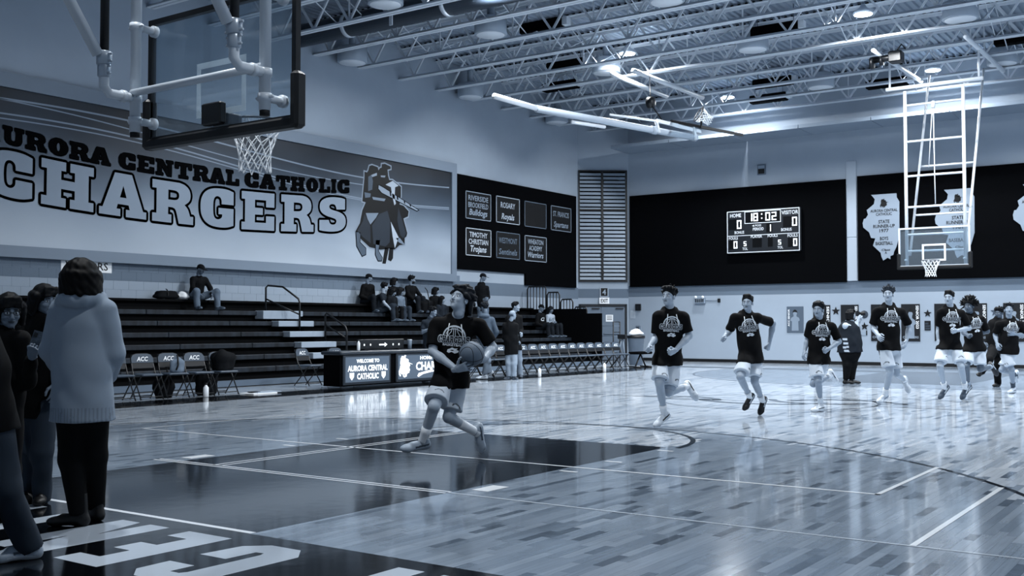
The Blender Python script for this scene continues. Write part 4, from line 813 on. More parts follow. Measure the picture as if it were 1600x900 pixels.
BC(MB().box(-11.6, -11.0, YZ - .06, YZ, .02, 1.74).box(-14.1, -11.6, YZ - .06, YZ, .02, 1.9), 'end_panel', 'black_pad')
# ---- folding chairs
mat('chair_frame', .06, .35, .5); mat('chair_vinyl', .31, .5, .25); mat('chair_dark', .08, .5)
def chair(name):
    c = empty(name); f = 'chair_frame'
    for s in (-1, 1):
        MB().tube([(s * .21, .20, .02), (s * .21, -.12, .5), (s * .20, -.22, .74), (s * .17, -.25, .80)], .012, 8).build('back_upright', f, c)
        MB().tube([(s * .19, -.24, .02), (s * .19, .16, .44)], .012, 8).build('rear_leg', f, c)
    MB().tube([(-.21, .17, .07), (.21, .17, .07)], .01, 6).build('stretcher', f, c); MB().tube([(-.19, -.2, .07), (.19, -.2, .07)], .01, 6).build('stretcher', f, c)
    MB().box(-.2, .2, -.2, .22, .43, .47, .018).build('seat', 'chair_vinyl', c)
    q = MB(); P = [(-.19, .56), (-.21, .60), (-.21, .74), (-.17, .80), (-.1, .82), (.1, .82), (.17, .80), (.21, .74), (.21, .60), (.19, .56)]
    u, w = V3(1, 0, 0), nrm(V3(0, -.25, 1)); o0 = V3(0, -.06, .0)
    q.prism([(a, b) for a, b in P[:3] + P[3:]], (0, -.02, 0), (1, 0, 0), (0, -.27, 1.0), -.025); bk = q.build('backrest', 'chair_dark', c)
    T = [(-.208, .66), (-.208, .74), (-.17, .798), (-.1, .817), (.1, .817), (.17, .798), (.208, .74), (.208, .66)]
    q = MB(); q.prism(T, (0, .006, 0), (-1, 0, 0), (0, -.27, 1.0), .006); q.build('back_cover', 'chair_vinyl', bk)
    write('lettering', 'ACC', (0, .013 - .27 * .69, .69), (-1, 0, 0), (0, -.27, 1.0), .075, 'white_print', bk, width=.22, shear=.25, fat=.02, lift=.003)
    return c
ch0 = chair('folding_chair'); used = [False]
def put_chair(x, y, rz, label, group):
    c = ch0 if not used[0] else copy_tree(ch0); used[0] = True
    c.location = (x, y, 0); c.rotation_euler = (0, 0, rz); return tag(c, label, 'chair', group)
for i, (y, lab) in enumerate([(6.48, 'folding chair lettered ACC, half hidden behind the woman in the pale sweater'), (7.05, 'folding chair lettered ACC, second from the woman in the pale sweater'), (7.61, 'folding chair lettered ACC with a grey bag hung behind it'), (8.18, 'folding chair lettered ACC with a white bottle under it'), (8.75, 'folding chair under a dark coat, last before the aisle')]):
    put_chair(-9.15, y, -math.pi / 2 - .15, lab, 'chairs near the aisle')
put_chair(-9.95, 11.75, -math.pi / 2 + .1, 'pale folding chair at the end of the scorer table', 'chairs by the scorer table')
put_chair(-9.75, 12.55, -math.pi / 2, 'folding chair pushed in behind the scorer table', 'chairs by the scorer table')
for i in range(17):
    y = 15.8 + i * .51
    put_chair(-9.0, y, -math.pi / 2 - .1, 'folding chair in the long row beyond the scorer table, %s from the table' % ('first second third fourth fifth sixth seventh eighth ninth tenth eleventh twelfth thirteenth fourteenth fifteenth sixteenth seventeenth'.split()[i]), 'chairs in the long row')
# ---- scorer's table
st = root('scorer_table', (-9.1, 14.0, 0), 'long dark scorer table with two lit welcome panels', 'table')
def ST(q, nm, m, p=None): return fixp(q.build(nm, m, st), st) if p is None else q.build(nm, m, p)
XT = -8.75
ST(MB().box(XT - .55, XT + .05, 11.45, 15.4, .70, .78, .02), 'table_top', mat('table_navy', .17, .4, .4))
ST(MB().box(XT - .5, XT - .02, 11.5, 15.36, .04, .70), 'body', 'black_pad')
mat('panel_blue', .36, .4, emit=0); mat('panel_ink', .96, .5, emit=.75)
def panel_mat():
    m = MATS['panel_blue']; b = m.node_tree.nodes['Principled BSDF']; b.inputs['Emission Color'].default_value = (*tone(.36), 1); b.inputs['Emission Strength'].default_value = .5
panel_mat()
for y0, y1, L in ((11.62, 13.0, 0), (13.3, 15.25, 1)):
    P = ST(MB().box(XT - .02, XT + .02, y0 - .06, y1 + .06, .06, .70, .012), 'panel_frame', 'table_navy')
    ST(MB().box(XT + .02, XT + .024, y0, y1, .12, .655), 'lit_panel', 'panel_blue', P); yc = (y0 + y1) / 2; x = XT + .026; w = y1 - y0
    K = dict(m='panel_ink', parent=P, fat=.035)
    if L == 0:
        write('lettering', 'WELCOME TO', (x, yc, .53), (0, 1, 0), (0, 0, 1), .075, width=.72, **K); write('lettering', 'AURORA CENTRAL', (x, yc, .355), (0, 1, 0), (0, 0, 1), .115, width=1.25, **K); write('lettering', 'CATHOLIC', (x, yc, .18), (0, 1, 0), (0, 0, 1), .12, width=.68, **K)
        for s in (-1, 1): put_flat('shield', poly_geo([[(-.07, .13), (.07, .13), (.065, .04), (0, -.03), (-.065, .04)]]), (x, yc + s * .5, .19), (0, 1, 0), (0, 0, 1), 'panel_ink', P, .001)
    elif L == 1:
        write('lettering', 'HOME OF THE', (x, yc + .28, .55), (0, 1, 0), (0, 0, 1), .075, width=1.0, **K); write('lettering', 'CHARGERS', (x, yc + .28, .31), (0, 1, 0), (0, 0, 1), .18, width=1.3, **K)
        put_flat('swoosh', poly_geo([[(-.6, -.05), (-.55, .02), (-.2, .07), (.6, .08), (.6, .06), (-.1, .03), (-.4, -.01), (-.55, -.07)]]), (x, yc + .28, .22), (0, 1, 0), (0, 0, 1), 'panel_ink', P, .001)
        for key in ('sil', 'leg1', 'leg2', 'leg3', 'leg4', 'lance'): put_flat('emblem_piece', poly_geo([[((a - 18.8) * .17, (b - 4.6) * .17) for a, b in EM[key]]]), (x, y0 + .22, .40), (0, 1, 0), (0, 0, 1), 'panel_ink', P, .001)
pb = root('possession_box', (XT - .3, 13.0, .78), 'long black possession arrow box on the scorer table', 'arrow box')
fixp(MB().box(XT - .36, XT - .28, 12.35, 13.85, .80, 1.02, .01).build('case', 'black_metal', pb), pb); fixp(MB().box(XT - .4, XT - .24, 12.5, 12.6, .78, .8).box(XT - .4, XT - .24, 13.6, 13.7, .78, .8).build('feet', 'black_metal', pb), pb)
fixp(put_flat('arrow', poly_geo([[(0, -.015), (.18, -.015), (.18, -.05), (.27, 0), (.18, .05), (.18, .015), (0, .015)]]), (XT - .278, 13.0, .9), (0, 1, 0), (0, 0, 1), 'led', pb, .001), pb)
for y in (12.5, 12.7, 13.45, 13.65): fixp(MB().box(XT - .28, XT - .277, y, y + .035, .88, .92).build('indicator', 'panel_ink', pb), pb)
def bottle(x, y, z, h, label, group, m='white_metal', r=.035):
    b = tag(MB().lathe([(r * .9, 0), (r, .01), (r, h * .68), (r * .45, h * .82), (r * .42, h * .9)], (x, y, z), (0, 0, 1), 16).build('bottle', m), label, 'bottle', group)
    MB().lathe([(r * .5, h * .88), (r * .5, h)], (x, y, z), (0, 0, 1), 12).build('cap', 'black_rubber', b); return b
bottle(XT - .2, 12.25, .78, .24, 'white bottle on the scorer table beside the arrow box', 'bottles')
bottle(-8.15, 18.15, 0, .27, 'white water bottle on the floor before the long chair row, nearer the table', 'bottles', r=.045); bottle(-8.3, 21.75, 0, .3, 'white water bottle on the floor before the far end of the chair row', 'bottles', r=.05)
bottle(-8.95, 8.18, .0, .26, 'white bottle standing under the ACC chairs', 'bottles', r=.05)
tag(MB().lathe([(.045, 0), (.05, .2), (.05, .22)], (XT - .2, 13.95, .78), (0, 0, 1), 16).build('paper_cup', mat('cup_grey', .55, .5)), 'pale cup on the scorer table by the arrow box', 'cup'); MB().lathe([(.052, .215), (.052, .225)], (XT - .2, 13.95, .78), (0, 0, 1), 16).build('lid', 'white_metal', bpy.data.objects['paper_cup'])
pm = root('pom_pom', (XT, 14.75, .8), 'striped pale tassel draped over the scorer table edge', 'pom-pom')
for i in range(22):
    y = 14.55 + .4 * random.random(); fixp(MB().tube([(XT - .15, 14.75 + (y - 14.75) * .4, .80), (XT - .02, y, .86 + .03 * random.random()), (XT + .07, y + .02, .80), (XT + .075 + .01 * random.random(), y + .04 * random.random(), .62 + .06 * random.random())], .012, 5).build('strand', 'net_white' if i % 3 else 'table_navy', pm), pm)
# ---- bags, carts
mat('cloth_black', .05, .8, .1); mat('cloth_grey', .45, .8, .1)
def lump(name, c, r, m, label, cat, seed=0, extra=None):
    bm = bmesh.new(); bmesh.ops.create_icosphere(bm, subdivisions=3, radius=1); rs = np.random.default_rng(seed); ph = rs.random(9) * 6
    for v in bm.verts:
        n_ = .12 * math.sin(4 * v.co.x + ph[0]) + .1 * math.sin(5 * v.co.y + ph[1]) + .1 * math.sin(6 * v.co.z + ph[2]); s = 1 + n_
        v.co = Vector((v.co.x * r[0] * s, v.co.y * r[1] * s, max(-.72, v.co.z) * r[2] * s + r[2] * .72))
    me = bpy.data.meshes.new(name); bm.to_mesh(me); bm.free(); o = link(name, me, m, smooth=True, loc=c); return tag(o, label, cat)
def strapped(o, r):
    MB().tube([(r[0] * .9, -.08, r[2] * .3), (r[0] * 1.15, -.06, r[2] * .9), (r[0] * .5, -.02, r[2] * 1.75), (0, 0, r[2] * 1.95)], .015, 6).build('strap', 'black_rubber', o)
strapped(lump('duffel_bag', (-9.4, 7.62, 0), (.13, .2, .26), 'cloth_black', 'black bag on the floor under the third ACC chair', 'bag', 1), (.16, .3, .3))
strapped(lump('duffel_bag', (-9.4, 8.55, 0), (.15, .24, .29), 'cloth_black', 'big black bag on the floor under the coat-covered chair', 'bag', 2), (.2, .34, .32))
strapped(lump('backpack', (-9.12, 7.66, .47), (.1, .15, .16), 'cloth_grey', 'grey bag on the seat of the third ACC chair', 'bag', 3), (.1, .15, .16))
o = lump('coat', (-9.22, 8.77, .47), (.18, .24, .24), 'cloth_black', 'dark coat heaped over the last near chair', 'coat', 4); MB().box(-.02, .04, .1, .16, .2, .27, .01).build('pale_tag', 'white_print', o)
strapped(lump('duffel_bag', (-13.9, 11.0, ROWZ(7)), (.14, .32, .12), 'cloth_black', 'black bag on the top row left of the seated man', 'bag', 5), (.14, .32, .12))
o = lump('towel', (-13.85, 11.45, ROWZ(7)), (.12, .17, .1), 'white_print', 'crumpled white cloth beside the black bag on the top row', 'cloth', 6); MB().box(-.05, .05, -.05, .05, .1, .13, .01).build('fold', 'white_print', o)
strapped(lump('backpack', (-13.55, 20.05, ROWZ(6)), (.2, .3, .27), 'cloth_black', 'heap of black bags beside the bearded man on the top rows', 'bag', 7), (.2, .3, .4))
o = tag(MB().box(-9.15, -8.75, 9.15, 9.75, .0, .02, .003).build('clipboard_stack', 'white_print'), 'pale boards lying on the floor by the last near chair', 'boards'); MB().box(-9.1, -8.8, 9.3, 9.9, .02, .035).build('upper_board', 'step_light', o); MB().box(-9.05, -8.9, 9.25, 9.45, .035, .045).build('clip', 'black_metal', o)
# ball cart and towel bin by the corner door
bk = root('shelf_cart', (-11.2, 26.9, 0), 'dark shelf cart with wire sides by the exit door', 'cart')
for z in (.25, .6, .95, 1.3): fixp(MB().box(-11.6, -10.8, 26.7, 27.15, z, z + .03).build('shelf', 'grey_metal', bk), bk)
for x in (-11.6, -10.8):
    for y in (26.7, 27.15): fixp(MB().tube([(x, y, .05), (x, y, 1.45)], .02, 6).build('post', 'black_metal', bk), bk)
    for z in (.4, .75, 1.1, 1.45): fixp(MB().tube([(x, 26.7, z), (x, 27.15, z)], .015, 6).build('side_wire', 'black_metal', bk), bk)
tb = root('towel_bin', (-10.1, 27.0, 0), 'grey bin topped with white towels by the exit door', 'bin')
fixp(MB().lathe([(.22, .0), (.28, .9), (.30, .92), (.30, .98)], (-10.1, 27.0, 0), (0, 0, 1), 20).build('bin_body', 'grey_metal', tb), tb); fixp(MB().lathe([(.31, .9), (.31, .99)], (-10.1, 27.0, 0), (0, 0, 1), 20).build('rim_band', 'black_metal', tb), tb)
o = lump('towel', (-10.1, 27.0, .97), (.24, .26, .13), 'white_print', 'white towels heaped on the bin by the exit door', 'towel', 8); MB().box(-.1, .12, -.2, .1, .16, .2, .015).build('fold', 'white_print', o)
bn = root('weight_bench', (-9.0, 25.2, 0), 'dark low bench at the far end of the chair row', 'bench')
fixp(MB().box(-9.2, -8.8, 24.8, 25.7, .42, .5, .02).build('seat', 'black_pad', bn), bn)
for y in (24.9, 25.6): fixp(MB().tube([(-9.2, y, .02), (-8.8, y, .02)], .03, 8).tube([(-9.0, y, .02), (-9.0, 25.25, .42)], .025, 8).build('leg', 'black_metal', bn), bn)
q = MB()
tc = root('tripod_cart', (-9.2, 24.4, 0), 'dark folded stand behind the last chair of the row', 'stand')
for a in (-.2, .2): fixp(MB().tube([(-9.2 + a, 24.3, .02), (-9.2, 24.45, 1.0)], .02, 6).build('leg', 'grey_metal', tc), tc)
fixp(MB().tube([(-9.2, 24.6, .02), (-9.2, 24.45, 1.0)], .02, 6).build('leg', 'grey_metal', tc), tc); fixp(MB().box(-9.35, -9.05, 24.38, 24.5, .9, 1.05, .02).build('head', 'black_metal', tc), tc)
# ================================================================= people
class Field:
    """signed distance grid; surfaces are pulled out of it as one continuous skin"""
    def __init__(s, lo, hi, h):
        s.h = h; s.lo = np.asarray(lo, float); n = np.ceil((np.asarray(hi) - s.lo) / h).astype(int) + 1
        s.n = n; s.v = np.full(n, 1.0, np.float32)
    def sl(s, lo, hi):
        a = np.clip(np.floor((np.asarray(lo) - s.lo) / s.h).astype(int), 0, s.n); b = np.clip(np.ceil((np.asarray(hi) - s.lo) / s.h).astype(int) + 1, 0, s.n)
        sl = tuple(slice(i, j) for i, j in zip(a, b))
        g = [(s.lo[k] + s.h * np.arange(a[k], b[k])).astype(np.float32) for k in range(3)]
        return sl, (g[0][:, None, None], g[1][None, :, None], g[2][None, None, :])
    def op(s, lo, hi, fn, k=0.02, sub=False, pad=None):
        pad = (k + 2 * s.h) if pad is None else pad
        sl, g = s.sl(np.asarray(lo) - pad, np.asarray(hi) + pad)
        a = s.v[sl]
        if a.size == 0: return
        d = fn(*g)
        if sub:
            d = -d; h = np.clip(.5 - .5 * (d - a) / k, 0, 1) if k else 0; s.v[sl] = np.maximum(a, d) if not k else (a + (d - a) * (1 - np.clip(.5 + .5 * (a - d) / k, 0, 1)) + k * (1 - np.clip(.5 + .5 * (a - d) / k, 0, 1)) * np.clip(.5 + .5 * (a - d) / k, 0, 1))
        else:
            if k: h = np.clip(.5 + .5 * (d - a) / k, 0, 1); s.v[sl] = d + (a - d) * h - k * h * (1 - h)
            else: s.v[sl] = np.minimum(a, d)
    def cone(s, a, b, ra, rb, k=.02, cut0=None, cut1=None, flat=None, sub=False):
        """round cone; cut0/cut1 planes (point, normal) keep the side the normal points away from; flat=(axis,f) squashes it"""
        a, b = np.asarray(a, float), np.asarray(b, float); ba = b - a; L2 = max(ba @ ba, 1e-9); R = max(ra, rb)
        def fn(X, Y, Z):
            px, py, pz = X - a[0], Y - a[1], Z - a[2]
            t = np.clip((px * ba[0] + py * ba[1] + pz * ba[2]) / L2, 0, 1)
            dx, dy, dz = px - t * ba[0], py - t * ba[1], pz - t * ba[2]
            q = dx * dx + dy * dy + dz * dz
            if flat is not None:
                ax, f = flat; w = dx * ax[0] + dy * ax[1] + dz * ax[2]; q = q + w * w * (1 / (f * f) - 1)
            d = (np.sqrt(q) - (ra + (rb - ra) * t)) * (1 if flat is None else .8)
            for c in (cut0, cut1):
                if c is not None:
                    o, n = c; d = np.maximum(d, (X - o[0]) * n[0] + (Y - o[1]) * n[1] + (Z - o[2]) * n[2])
            return d
        s.op(np.minimum(a, b) - R, np.maximum(a, b) + R, fn, k, sub)
    def ell(s, c, r, k=.02, M=None, sub=False, cut=None):
        c = np.asarray(c, float); r = np.asarray(r, float); R = r.max()
        def fn(X, Y, Z):
            x, y, z = X - c[0], Y - c[1], Z - c[2]
            if M is not None: x, y, z = (x * M[i][0] + y * M[i][1] + z * M[i][2] for i in range(3))
            q = np.sqrt((x / r[0]) ** 2 + (y / r[1]) ** 2 + (z / r[2]) ** 2) + 1e-6
            g = np.sqrt((x / r[0] ** 2) ** 2 + (y / r[1] ** 2) ** 2 + (z / r[2] ** 2) ** 2) + 1e-6
            d = q * (q - 1) / g
            if cut is not None: d = np.maximum(d, (X - cut[0][0]) * cut[1][0] + (Y - cut[0][1]) * cut[1][1] + (Z - cut[0][2]) * cut[1][2])
            return d
        s.op(c - R, c + R, fn, k, sub)
    def wrinkle(s, amp, freq, ph=0.0):
        g = [s.lo[k] + s.h * np.arange(s.n[k]) for k in range(3)]; X, Y, Z = g[0][:, None, None], g[1][None, :, None], g[2][None, None, :]
        w = np.sin(freq * (X * .8 + Z * .7) + 2.2 * np.sin(freq * .31 * Y + ph) + ph) * np.sin(freq * .63 * (Y - X * .5 + Z * .35) + 1.7 * ph)
        w = w + .6 * np.sin(freq * 1.9 * (Z * .6 - Y * .5 + X * .3) + ph * 3) * np.sin(freq * .8 * (X + Y) + ph)
        s.v += (amp * w).astype(np.float32)
    def mesh(s):
        v = s.v; v[0] = v[-1] = 1; v[:, 0] = v[:, -1] = 1; v[:, :, 0] = v[:, :, -1] = 1
        n = s.n; ins = v < 0
        cc = np.zeros(n - 1, np.int8)
        for i in (0, 1):
            for j in (0, 1):
                for k in (0, 1): cc += ins[i:n[0] - 1 + i, j:n[1] - 1 + j, k:n[2] - 1 + k]
        act = (cc > 0) & (cc < 8); idx = np.argwhere(act)
        if len(idx) == 0: return np.zeros((0, 3)), np.zeros((0, 4), int)
        num = np.full(n - 1, -1, np.int32); num[act] = np.arange(len(idx))
        C = np.array([(i, j, k) for i in (0, 1) for j in (0, 1) for k in (0, 1)])
        vals = np.stack([v[idx[:, 0] + c[0], idx[:, 1] + c[1], idx[:, 2] + c[2]] for c in C], 1)
        acc = np.zeros((len(idx), 3)); cnt = np.zeros(len(idx))
        for a in range(8):
            for b in range(a + 1, 8):
                if np.abs(C[a] - C[b]).sum() != 1: continue
                va, vb = vals[:, a], vals[:, b]; m = (va < 0) != (vb < 0); t = np.where(m, va / np.where(m, va - vb, 1), 0)
                acc += np.where(m[:, None], C[a] + t[:, None] * (C[b] - C[a]), 0); cnt += m
        P = s.lo + s.h * (idx + acc / cnt[:, None]); F = []
        for ax in range(3):
            b, c = (ax + 1) % 3, (ax + 2) % 3
            sa = [slice(None)] * 3; sb = [slice(None)] * 3; sa[ax] = slice(0, n[ax] - 1); sb[ax] = slice(1, n[ax])
            A, B = ins[tuple(sa)], ins[tuple(sb)]; e = np.argwhere(A != B); 
            e = e[(e[:, b] > 0) & (e[:, c] > 0) & (e[:, b] < n[b] - 1) & (e[:, c] < n[c] - 1)]
            if len(e) == 0: continue
            fl = A[tuple(e.T)]
            def q(db, dc): t = e.copy(); t[:, b] -= db; t[:, c] -= dc; return num[tuple(t.T)]
            Q = np.stack([q(1, 1), q(0, 1), q(0, 0), q(1, 0)], 1); Q[~fl] = Q[~fl][:, ::-1]; F.append(Q)
        return P, np.concatenate(F)
def np_mesh(name, P, Fq, col=None):
    me = bpy.data.meshes.new(name); me.vertices.add(len(P)); me.vertices.foreach_set('co', np.asarray(P, np.float32).ravel())
    nf = len(Fq); me.loops.add(nf * 4); me.loops.foreach_set('vertex_index', np.asarray(Fq, np.int32).ravel()); me.polygons.add(nf)
    me.polygons.foreach_set('loop_start', np.arange(nf, dtype=np.int32) * 4); me.polygons.foreach_set('loop_total', np.full(nf, 4, np.int32)); me.update(calc_edges=True)
    me.polygons.foreach_set('use_smooth', np.ones(nf, bool))
    if col is not None:
        a = me.color_attributes.new('Col', 'FLOAT_COLOR', 'POINT'); c = np.ones((len(P), 4), np.float32); c[:, :3] = col; a.data.foreach_set('color', c.ravel())
    return me
TN = lambda g: np.array(tone(g))
attr_mat('skin', .5, .35); attr_mat('cloth', .85, .12); attr_mat('shoe_skin', .5, .3); attr_mat('hair_strands', .6, .1)
# ---- head template, eye level at z 0, face towards +y
def head_template():
    f = Field((-.11, -.15, -.21), (.11, .15, .15), .0045)
    f.ell((0, -.014, .032), (.073, .094, .084)); f.ell((0, .03, -.03), (.058, .062, .085), .03); f.ell((0, .036, -.078), (.044, .05, .036), .03)
    f.ell((0, .076, -.103), (.02, .016, .016), .02); f.cone((-.036, .077, .02), (.036, .077, .02), .011, .011, .02)
    for s in (-1, 1):
        f.ell((s * .036, .064, -.035), (.024, .022, .02), .02); f.ell((s * .032, .1, .001), (.019, .016, .012), .012, sub=True)
        f.ell((s * .031, .076, -.001), (.0135, .0135, .0125), .003); f.ell((s * .077, -.008, -.014), (.010, .022, .032), .008)
    f.cone((0, .088, .004), (0, .107, -.034), .008, .0125, .012); f.ell((0, .096, -.04), (.018, .012, .008), .008)
    f.ell((0, .089, -.061), (.023, .010, .0055), .006); f.ell((0, .087, -.072), (.021, .010, .006), .006)
    f.cone((0, -.024, -.07), (0, -.03, -.135), .053, .05, .03)
    P, F = f.mesh(); m = np.ones(len(P)); x, y, z = np.abs(P[:, 0]), P[:, 1], P[:, 2]
    lips = (np.hypot(x / .024, (z + .066) / .011) < 1) & (y > .075); m[lips] = .55
    ml = (x < .02) & (np.abs(z + .0665) < .0028) & (y > .075); m[ml] = .2
    w = np.sqrt((P[:, 0] - np.sign(P[:, 0]) * .031) ** 2 + (z + .001) ** 2); ey = (w < .0125) & (y > .078) & (np.abs(z + .001) < .0075); m[ey] = 1.15; m[(w < .0062) & (y > .08)] = .05
    m[(w < .0145) & (y > .07) & (z > .0055) & (z < .0125)] = .45
    br = (x > .013) & (x < .05) & (np.abs(z - .0225 - .1 * (.03 - np.abs(x - .033))) < .0048) & (y > .055); m[br] = .16
    return P, F, m
HEAD = head_template()
def hand_template(kind):
    """wrist at 0, fingers towards +x, thumb side +y, back of hand +z"""
    f = Field((-.05, -.08, -.12), (.21, .11, .07), .0042)
    f.cone((-.03, 0, 0), (.01, 0, 0), .026, .027, .01, flat=((0, 0, 1), .8)); f.cone((.015, .012, 0), (.08, .022, 0), .022, .021, .02, flat=((0, 0, 1), .62)); f.cone((.015, -.012, 0), (.078, -.024, 0), .021, .019, .02, flat=((0, 0, 1), .62))
    f.cone((.02, 0, 0), (.078, 0, 0), .026, .025, .02, flat=((0, 0, 1), .55))
    cu = {'relaxed': (.35, .5, .35), 'fist': (1.35, 1.5, .9), 'open': (.12, .18, .12)}[kind]; spr = {'relaxed': .06, 'fist': .0, 'open': .2}[kind]
    for i, (y, L) in enumerate(((.033, .073), (.011, .081), (-.011, .076), (-.032, .06))):
        a = -spr * (i - 1.3); d = V3(math.cos(a), math.sin(-a) if False else -math.sin(a) * -1 * -1, 0); d = V3(math.cos(a), -math.sin(a) * -1, 0); p = V3(.083 - (.006 if i in (0, 3) else 0), y, 0); t = 0.0; r = .0092
        for j, fr in enumerate((.45, .3, .25)):
            t += cu[j]; v = d * math.cos(t) + V3(0, 0, -1) * math.sin(t); q = p + v * L * fr; f.cone(p, q, r, r * .92, .004); p = q; r *= .92
    if kind == 'fist': pts = [(.022, .03, -.008), (.05, .05, -.03), (.075, .036, -.045), (.085, .012, -.048)]
    elif kind == 'open': pts = [(.02, .028, -.004), (.045, .062, -.01), (.068, .088, -.012), (.088, .1, -.012)]
    else: pts = [(.02, .028, -.006), (.05, .055, -.02), (.08, .062, -.03), (.1, .06, -.035)]
    for a, b, r in zip(pts, pts[1:], (.0125, .0105, .0095)): f.cone(a, b, r, r * .92, .008)
    return f.mesh()
HANDS = {k: hand_template(k) for k in ('relaxed', 'fist', 'open')}
def shoe_template(boot):
    """ankle joint over x 0, toe towards +x, sole at z 0; zone 0 sole 1 upper 2 mark"""
    f = Field((-.11, -.07, -.02), (.24, .07, .26 if boot else .17), .0055)
    fl = ((0, 0, 1), .55); lo = ((0, 0, 0), V3(0, 0, -1))
    f.cone((-.045, 0, .03), (.0, 0, .032), .038, .04, .02, cut0=lo); f.cone((0, 0, .03), (.15, .004, .026), .043, .047, .02, cut0=lo, flat=((0, 0, 1), .7)); f.cone((.15, .004, .024), (.185, 0, .024), .045, .034, .02, cut0=lo, flat=((0, 0, 1), .75))
    f.cone((-.02, 0, .05), (.10, 0, .055), .036, .026, .03); f.cone((-.035, 0, .04), (-.012, 0, .24 if boot else .115), .036, .047 if boot else .043, .03, cut1=((0, 0, .235 if boot else .118), nrm(V3(-.25, 0, 1))))
    P, F = f.mesh(); z = np.ones(len(P), int); z[P[:, 2] < .024 + .006 * np.sin(P[:, 0] * 30)] = 0
    x, h = P[:, 0], P[:, 2]; z[(np.abs(h - (.045 + .28 * np.maximum(0, .06 - x) ** 1.0 * .6)) < .008) & (x > -.05) & (x < .09) & (np.abs(P[:, 1]) > .02)] = 2
    return P, F, z
SHOE = {0: shoe_template(0), 1: shoe_template(1)}
def hair_template(kind):
    f = Field((-.2, -.24, -.42 if kind == 'long' else -.24), (.2, .2, .27), .0065 if kind not in ('long',) else .008); rs = np.random.default_rng(hash(kind) % 97 if False else len(kind) * 7 + ord(kind[0]))
    face = lambda: (f.ell((0, .105, -.055), (.066, .075, .105), .012, sub=True))
    if kind in ('short', 'neat', 'spiky', 'curly', 'wavy', 'afro'):
        t = {'short': .014, 'neat': .012, 'spiky': .012, 'curly': .016, 'wavy': .02, 'afro': .03}[kind]
        f.ell((0, -.018, .04), (.073 + t, .094 + t, .083 + t * 1.1), 0, cut=((0, -.03, -.03), nrm(V3(0, .62, -.78))))
        f.cone((-.035, .045, .105), (.035, .045, .105), .026, .026, .02)
        n = {'short': 40, 'neat': 12, 'spiky': 60, 'curly': 90, 'wavy': 70, 'afro': 170}[kind]
        for i in range(n):
            u = rs.normal(size=3); u[2] = abs(u[2]) * .9 - (.25 if kind in ('wavy', 'afro') else .05); u = nrm(u)
            if u[1] > .45 and u[2] < .62: continue
            c = V3(0, -.018, .04) + u * V3(.073 + t, .094 + t, .085 + t); s_ = {'short': .018, 'neat': .012, 'spiky': .009, 'curly': .019, 'wavy': .024, 'afro': .014}[kind]
            if kind == 'spiky': f.cone(c - u * .01, c + u * .028 + V3(0, -.012, .02), .014, .005, .006)
            elif kind == 'afro': f.cone(c - u * .01, c + u * (.035 + .035 * rs.random()), .018, .009, .008)
            elif kind == 'wavy': f.cone(c, c + nrm(u + V3(.35, -.9, -.35)) * .05, s_, .012, .014)
            elif kind == 'short': f.cone(c, c + nrm(u * .5 + V3(-.2, .5, .3)) * .028, s_, .009, .012)
            else: f.ell(c, (s_, s_, s_), .008)
        if kind in ('short', 'wavy', 'curly'):
            for x in np.linspace(-.05, .05, 6): f.cone((x, .05, .115), (x + .012, .082, .108 - .014 * rs.random()), .018, .009, .012)
        if kind == 'wavy':
            for a in np.linspace(-2.6, -.5, 12): f.cone((.085 * math.cos(a), .1 * math.sin(a) - .01, .03), (.1 * math.cos(a), .13 * math.sin(a) - .03, -.08 - .03 * rs.random()), .03, .016, .015)
        f.ell((0, .118, -.03), (.068, .082, .104), .01, sub=True); f.ell((0, .06, -.12), (.1, .1, .11), .01, sub=True)
    elif kind == 'mane':
        f.ell((0, -.03, .03), (.125, .13, .125), 0)
        for a in np.linspace(0, 6.28, 26): f.cone((.11 * math.cos(a), .11 * math.sin(a) - .03, .02), (.125 * math.cos(a), .12 * math.sin(a) - .04, -.085 - .03 * rs.random()), .034, .022, .02)
        f.ell((0, .13, -.07), (.06, .085, .115), .012, sub=True); f.wrinkle(.003, 90)
    elif kind in ('bob', 'long'):
        f.ell((0, -.02, .035), (.09, .112, .1), 0)
        zl = -.13 if kind == 'bob' else -.33
        for a in np.linspace(-3.5, .36, 22):
            x, y = .088 * math.cos(a), .098 * math.sin(a) - .018
            f.cone((x, y, .03), (x * 1.12, y * 1.05 - (.02 if kind == 'long' else .01), zl + .03 * rs.random()), .028, .018, .02)
        if kind == 'bob':
            for x in np.linspace(-.05, .05, 7): f.cone((x, .07, .105), (x * 1.2, .098, .045), .017, .01, .01)
        f.ell((0, .11, -.07), (.06, .085, .115), .012, sub=True)
        f.wrinkle(.0025, 110)
    elif kind == 'cap':
        f.ell((0, -.012, .045), (.084, .106, .082), 0, cut=((0, 0, .022), nrm(V3(0, .06, -1)))); f.ell((0, .13, .034), (.07, .075, .008), .01); f.ell((0, -.03, .01), (.078, .095, .05), .005, cut=((0, -.01, 0), nrm(V3(0, 1, -.3))))
    elif kind == 'bald':
        f.ell((0, -.03, -.005), (.08, .09, .045), 0, cut=((0, -.01, 0), nrm(V3(0, 1, 0))))
    return f.mesh()
HAIR = {}
def frame_from(x, up):
    x = nrm(x); z = nrm(np.asarray(up) - x * (x @ np.asarray(up))); return np.stack([x, np.cross(z, x), z], 1)   # columns x,y,z
def merge(parts):
    Ps, Fs, Cs, n = [], [], [], 0
    for P, F, c in parts: Ps.append(P); Fs.append(F + n); Cs.append(c); n += len(P)
    return np.concatenate(Ps), np.concatenate(Fs), np.concatenate(Cs)
